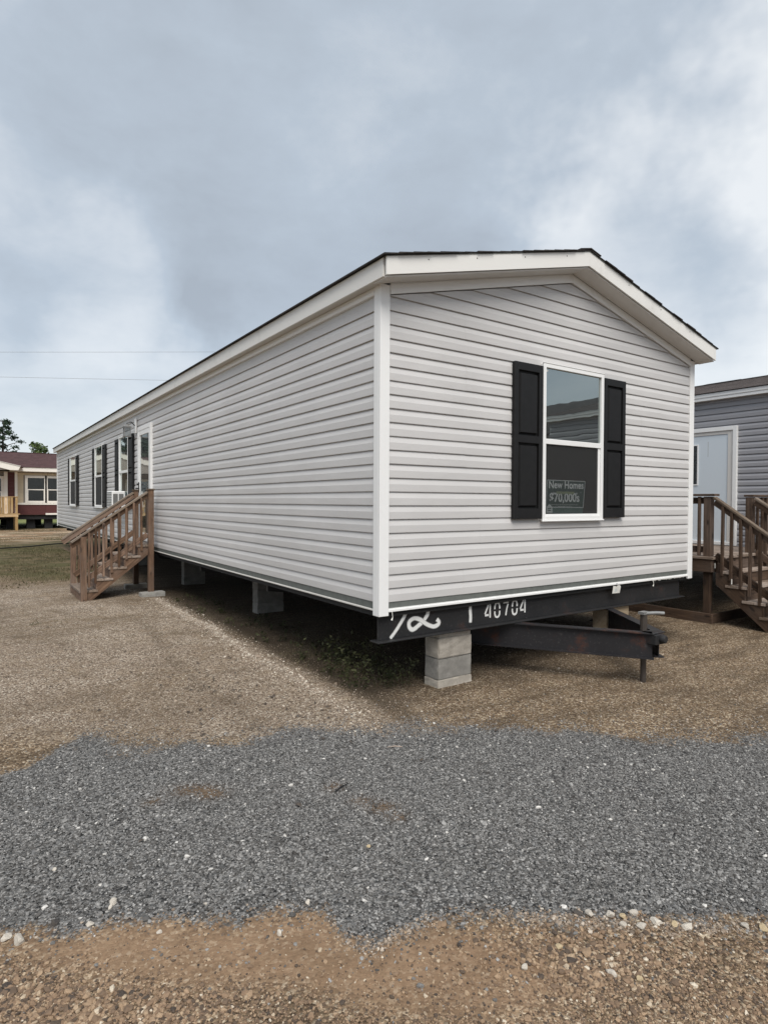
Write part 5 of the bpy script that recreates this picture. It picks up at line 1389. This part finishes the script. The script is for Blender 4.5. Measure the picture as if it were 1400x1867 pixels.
# ------------------------------------------------------------------ grass and weeds
def blades(name, pts, h, w, mat, label, lean=0.5, seed=1):
    r = np.random.default_rng(seed); n = len(pts)
    z = gz(pts[:, 0], pts[:, 1]) - 0.003
    b0 = np.column_stack([pts, z]); a = r.uniform(0, 6.28, n); dirv = np.column_stack([np.cos(a), np.sin(a), np.zeros(n)])
    hh = h * r.uniform(0.5, 1.4, n); ww = w * r.uniform(0.6, 1.4, n)
    ln = np.column_stack([r.normal(0, lean, n), r.normal(0, lean, n), np.ones(n)]) * hh[:, None]
    v = np.stack([b0 - dirv * ww[:, None], b0 + dirv * ww[:, None], b0 + ln], 1).reshape(-1, 3)
    f = np.arange(3 * n).reshape(-1, 3)
    me = bpy.data.meshes.new(name); me.from_pydata(v.tolist(), [], f.tolist())
    tag(put(name, me, mat), label, None, None, 'stuff')
n = 60000
gx = rng.uniform(-6.0, 1.5, n); gy = 9.0 + 27 * rng.uniform(0, 1, n) ** 1.4
wg = masks(gx, gy)['grass'] * sstep(-0.35, 0.15, fbm(gx, gy, 1.1)) * ((gx < -0.1) | (gy > 21.5))
k = rng.uniform(0, 1, n) < wg
blades('grass', np.column_stack([gx[k], gy[k]]), 0.040, 0.008, M['grass'], 'patchy short green grass beyond the steps')
def weeds(name, spots, label, seed):
    r = np.random.default_rng(seed); V, F = [], []
    for (x, y, h, nl) in spots:
        z = float(gz(np.array([x]), np.array([y]))[0]); lx, ly = r.normal(0, 0.25, 2)
        for j in range(nl):
            f = r.uniform(0.1, 1); c = np.array([x + lx * f * h, y + ly * f * h, z + f * h]) + r.normal(0, 0.25 * h * (1.1 - f * 0.5), 3) * np.array([1, 1, 0.2])
            a = r.normal(0, 1, 3); a[2] *= 0.5; a /= np.linalg.norm(a); b_ = np.cross(a, r.normal(0, 1, 3)); b_ /= np.linalg.norm(b_)
            s = r.uniform(0.010, 0.026); o = len(V)
            V += [tuple(c - a * s), tuple(c + b_ * s * .45), tuple(c + a * s), tuple(c - b_ * s * .45)]; F.append((o, o + 1, o + 2, o + 3))
        o = len(V); V += [(x - .003, y, z), (x + .003, y, z), (x + lx * h, y + ly * h, z + h)]; F.append((o, o + 1, o + 2))
    me = bpy.data.meshes.new(name); me.from_pydata(V, [], F)
    tag(put(name, me, M['weed']), label, None, None, 'stuff')
sp = []
for i in range(46): sp.append((rnd.uniform(-0.02, 0.66), rnd.uniform(0.25, 1.5), rnd.uniform(0.12, 0.36), 26))
for i in range(34): sp.append((rnd.uniform(0.02, 0.7), rnd.uniform(1.4, 3.9), rnd.uniform(0.05, 0.14), 12))
for i in range(25): sp.append((rnd.uniform(0.02, 0.6), rnd.uniform(4.4, 6.2), rnd.uniform(0.05, 0.12), 12))
weeds('weeds', sp, 'dark weeds growing in the shade under the corner of the grey home', 4)
gx = rng.uniform(-0.05, 0.9, 5000); gy = rng.uniform(0.3, 6.2, 5000)
k = rng.uniform(0, 1, 5000) < sstep(-0.1, 0.5, fbm(gx, gy, 2.0)) * 0.6
blades('dry_grass', np.column_stack([gx[k], gy[k]]), 0.055, 0.003, M['grass'], 'thin grass sprouting in the dirt beneath the grey home', 0.6, 3)

# dark bits of bark and dead leaves lying about the gravel
r_ = np.random.default_rng(21); V, F = [], []
for i in range(150):
    f = r_.uniform(0, 1); X = r_.uniform(-3.2, 4.5); Y = r_.uniform(-1.2, 7.5)
    if i < 60: X = -1.0 + r_.normal(0, 0.35); Y = 0.9 + r_.normal(0, 0.8)
    z = float(gz(np.array([X]), np.array([Y]))[0]) + 0.008; a = r_.uniform(0, 6.28); L = r_.uniform(0.008, 0.030); w_ = L * r_.uniform(0.25, 0.6)
    ca, sa = math.cos(a), math.sin(a); o = len(V)
    V += [(X - ca * L, Y - sa * L, z), (X + sa * w_, Y - ca * w_, z + 0.004), (X + ca * L, Y + sa * L, z + 0.002), (X - sa * w_, Y + ca * w_, z + 0.006), (X, Y, z + 0.012)]
    F += [(o, o + 1, o + 4), (o + 1, o + 2, o + 4), (o + 2, o + 3, o + 4), (o + 3, o, o + 4)]
me = bpy.data.meshes.new('leaf_litter'); me.from_pydata(V, [], F)
tag(put('leaf_litter', me, M['bark']), 'dark scraps of bark and dead leaf scattered over the gravel', None, None, 'stuff')
for (y_, z_, x_) in ((DY0 - 0.0225, DZ - 0.12, DX0 + 0.055), (-0.075, 0.61, DX0 + 0.012)):
    put('lumber_tag', MB().box(-0.012, 0.012, -0.0015, 0.0015, -0.035, 0.035), M['paper'], dk, Matrix.Translation(OFF + Vector((x_, y_, z_))))

gx = rng.normal(-1.9, 0.25, 60); gy = rng.normal(5.2, 0.25, 60); gx[:25] = rng.normal(-2.05, 0.05, 25); gy[:25] = rng.normal(5.1, 0.04, 25)
blades('grass_tuft', np.column_stack([gx, gy]), 0.05, 0.003, M['weed'], 'sparse dark tufts of grass in the pale gravel left of the home', 0.5, 9)
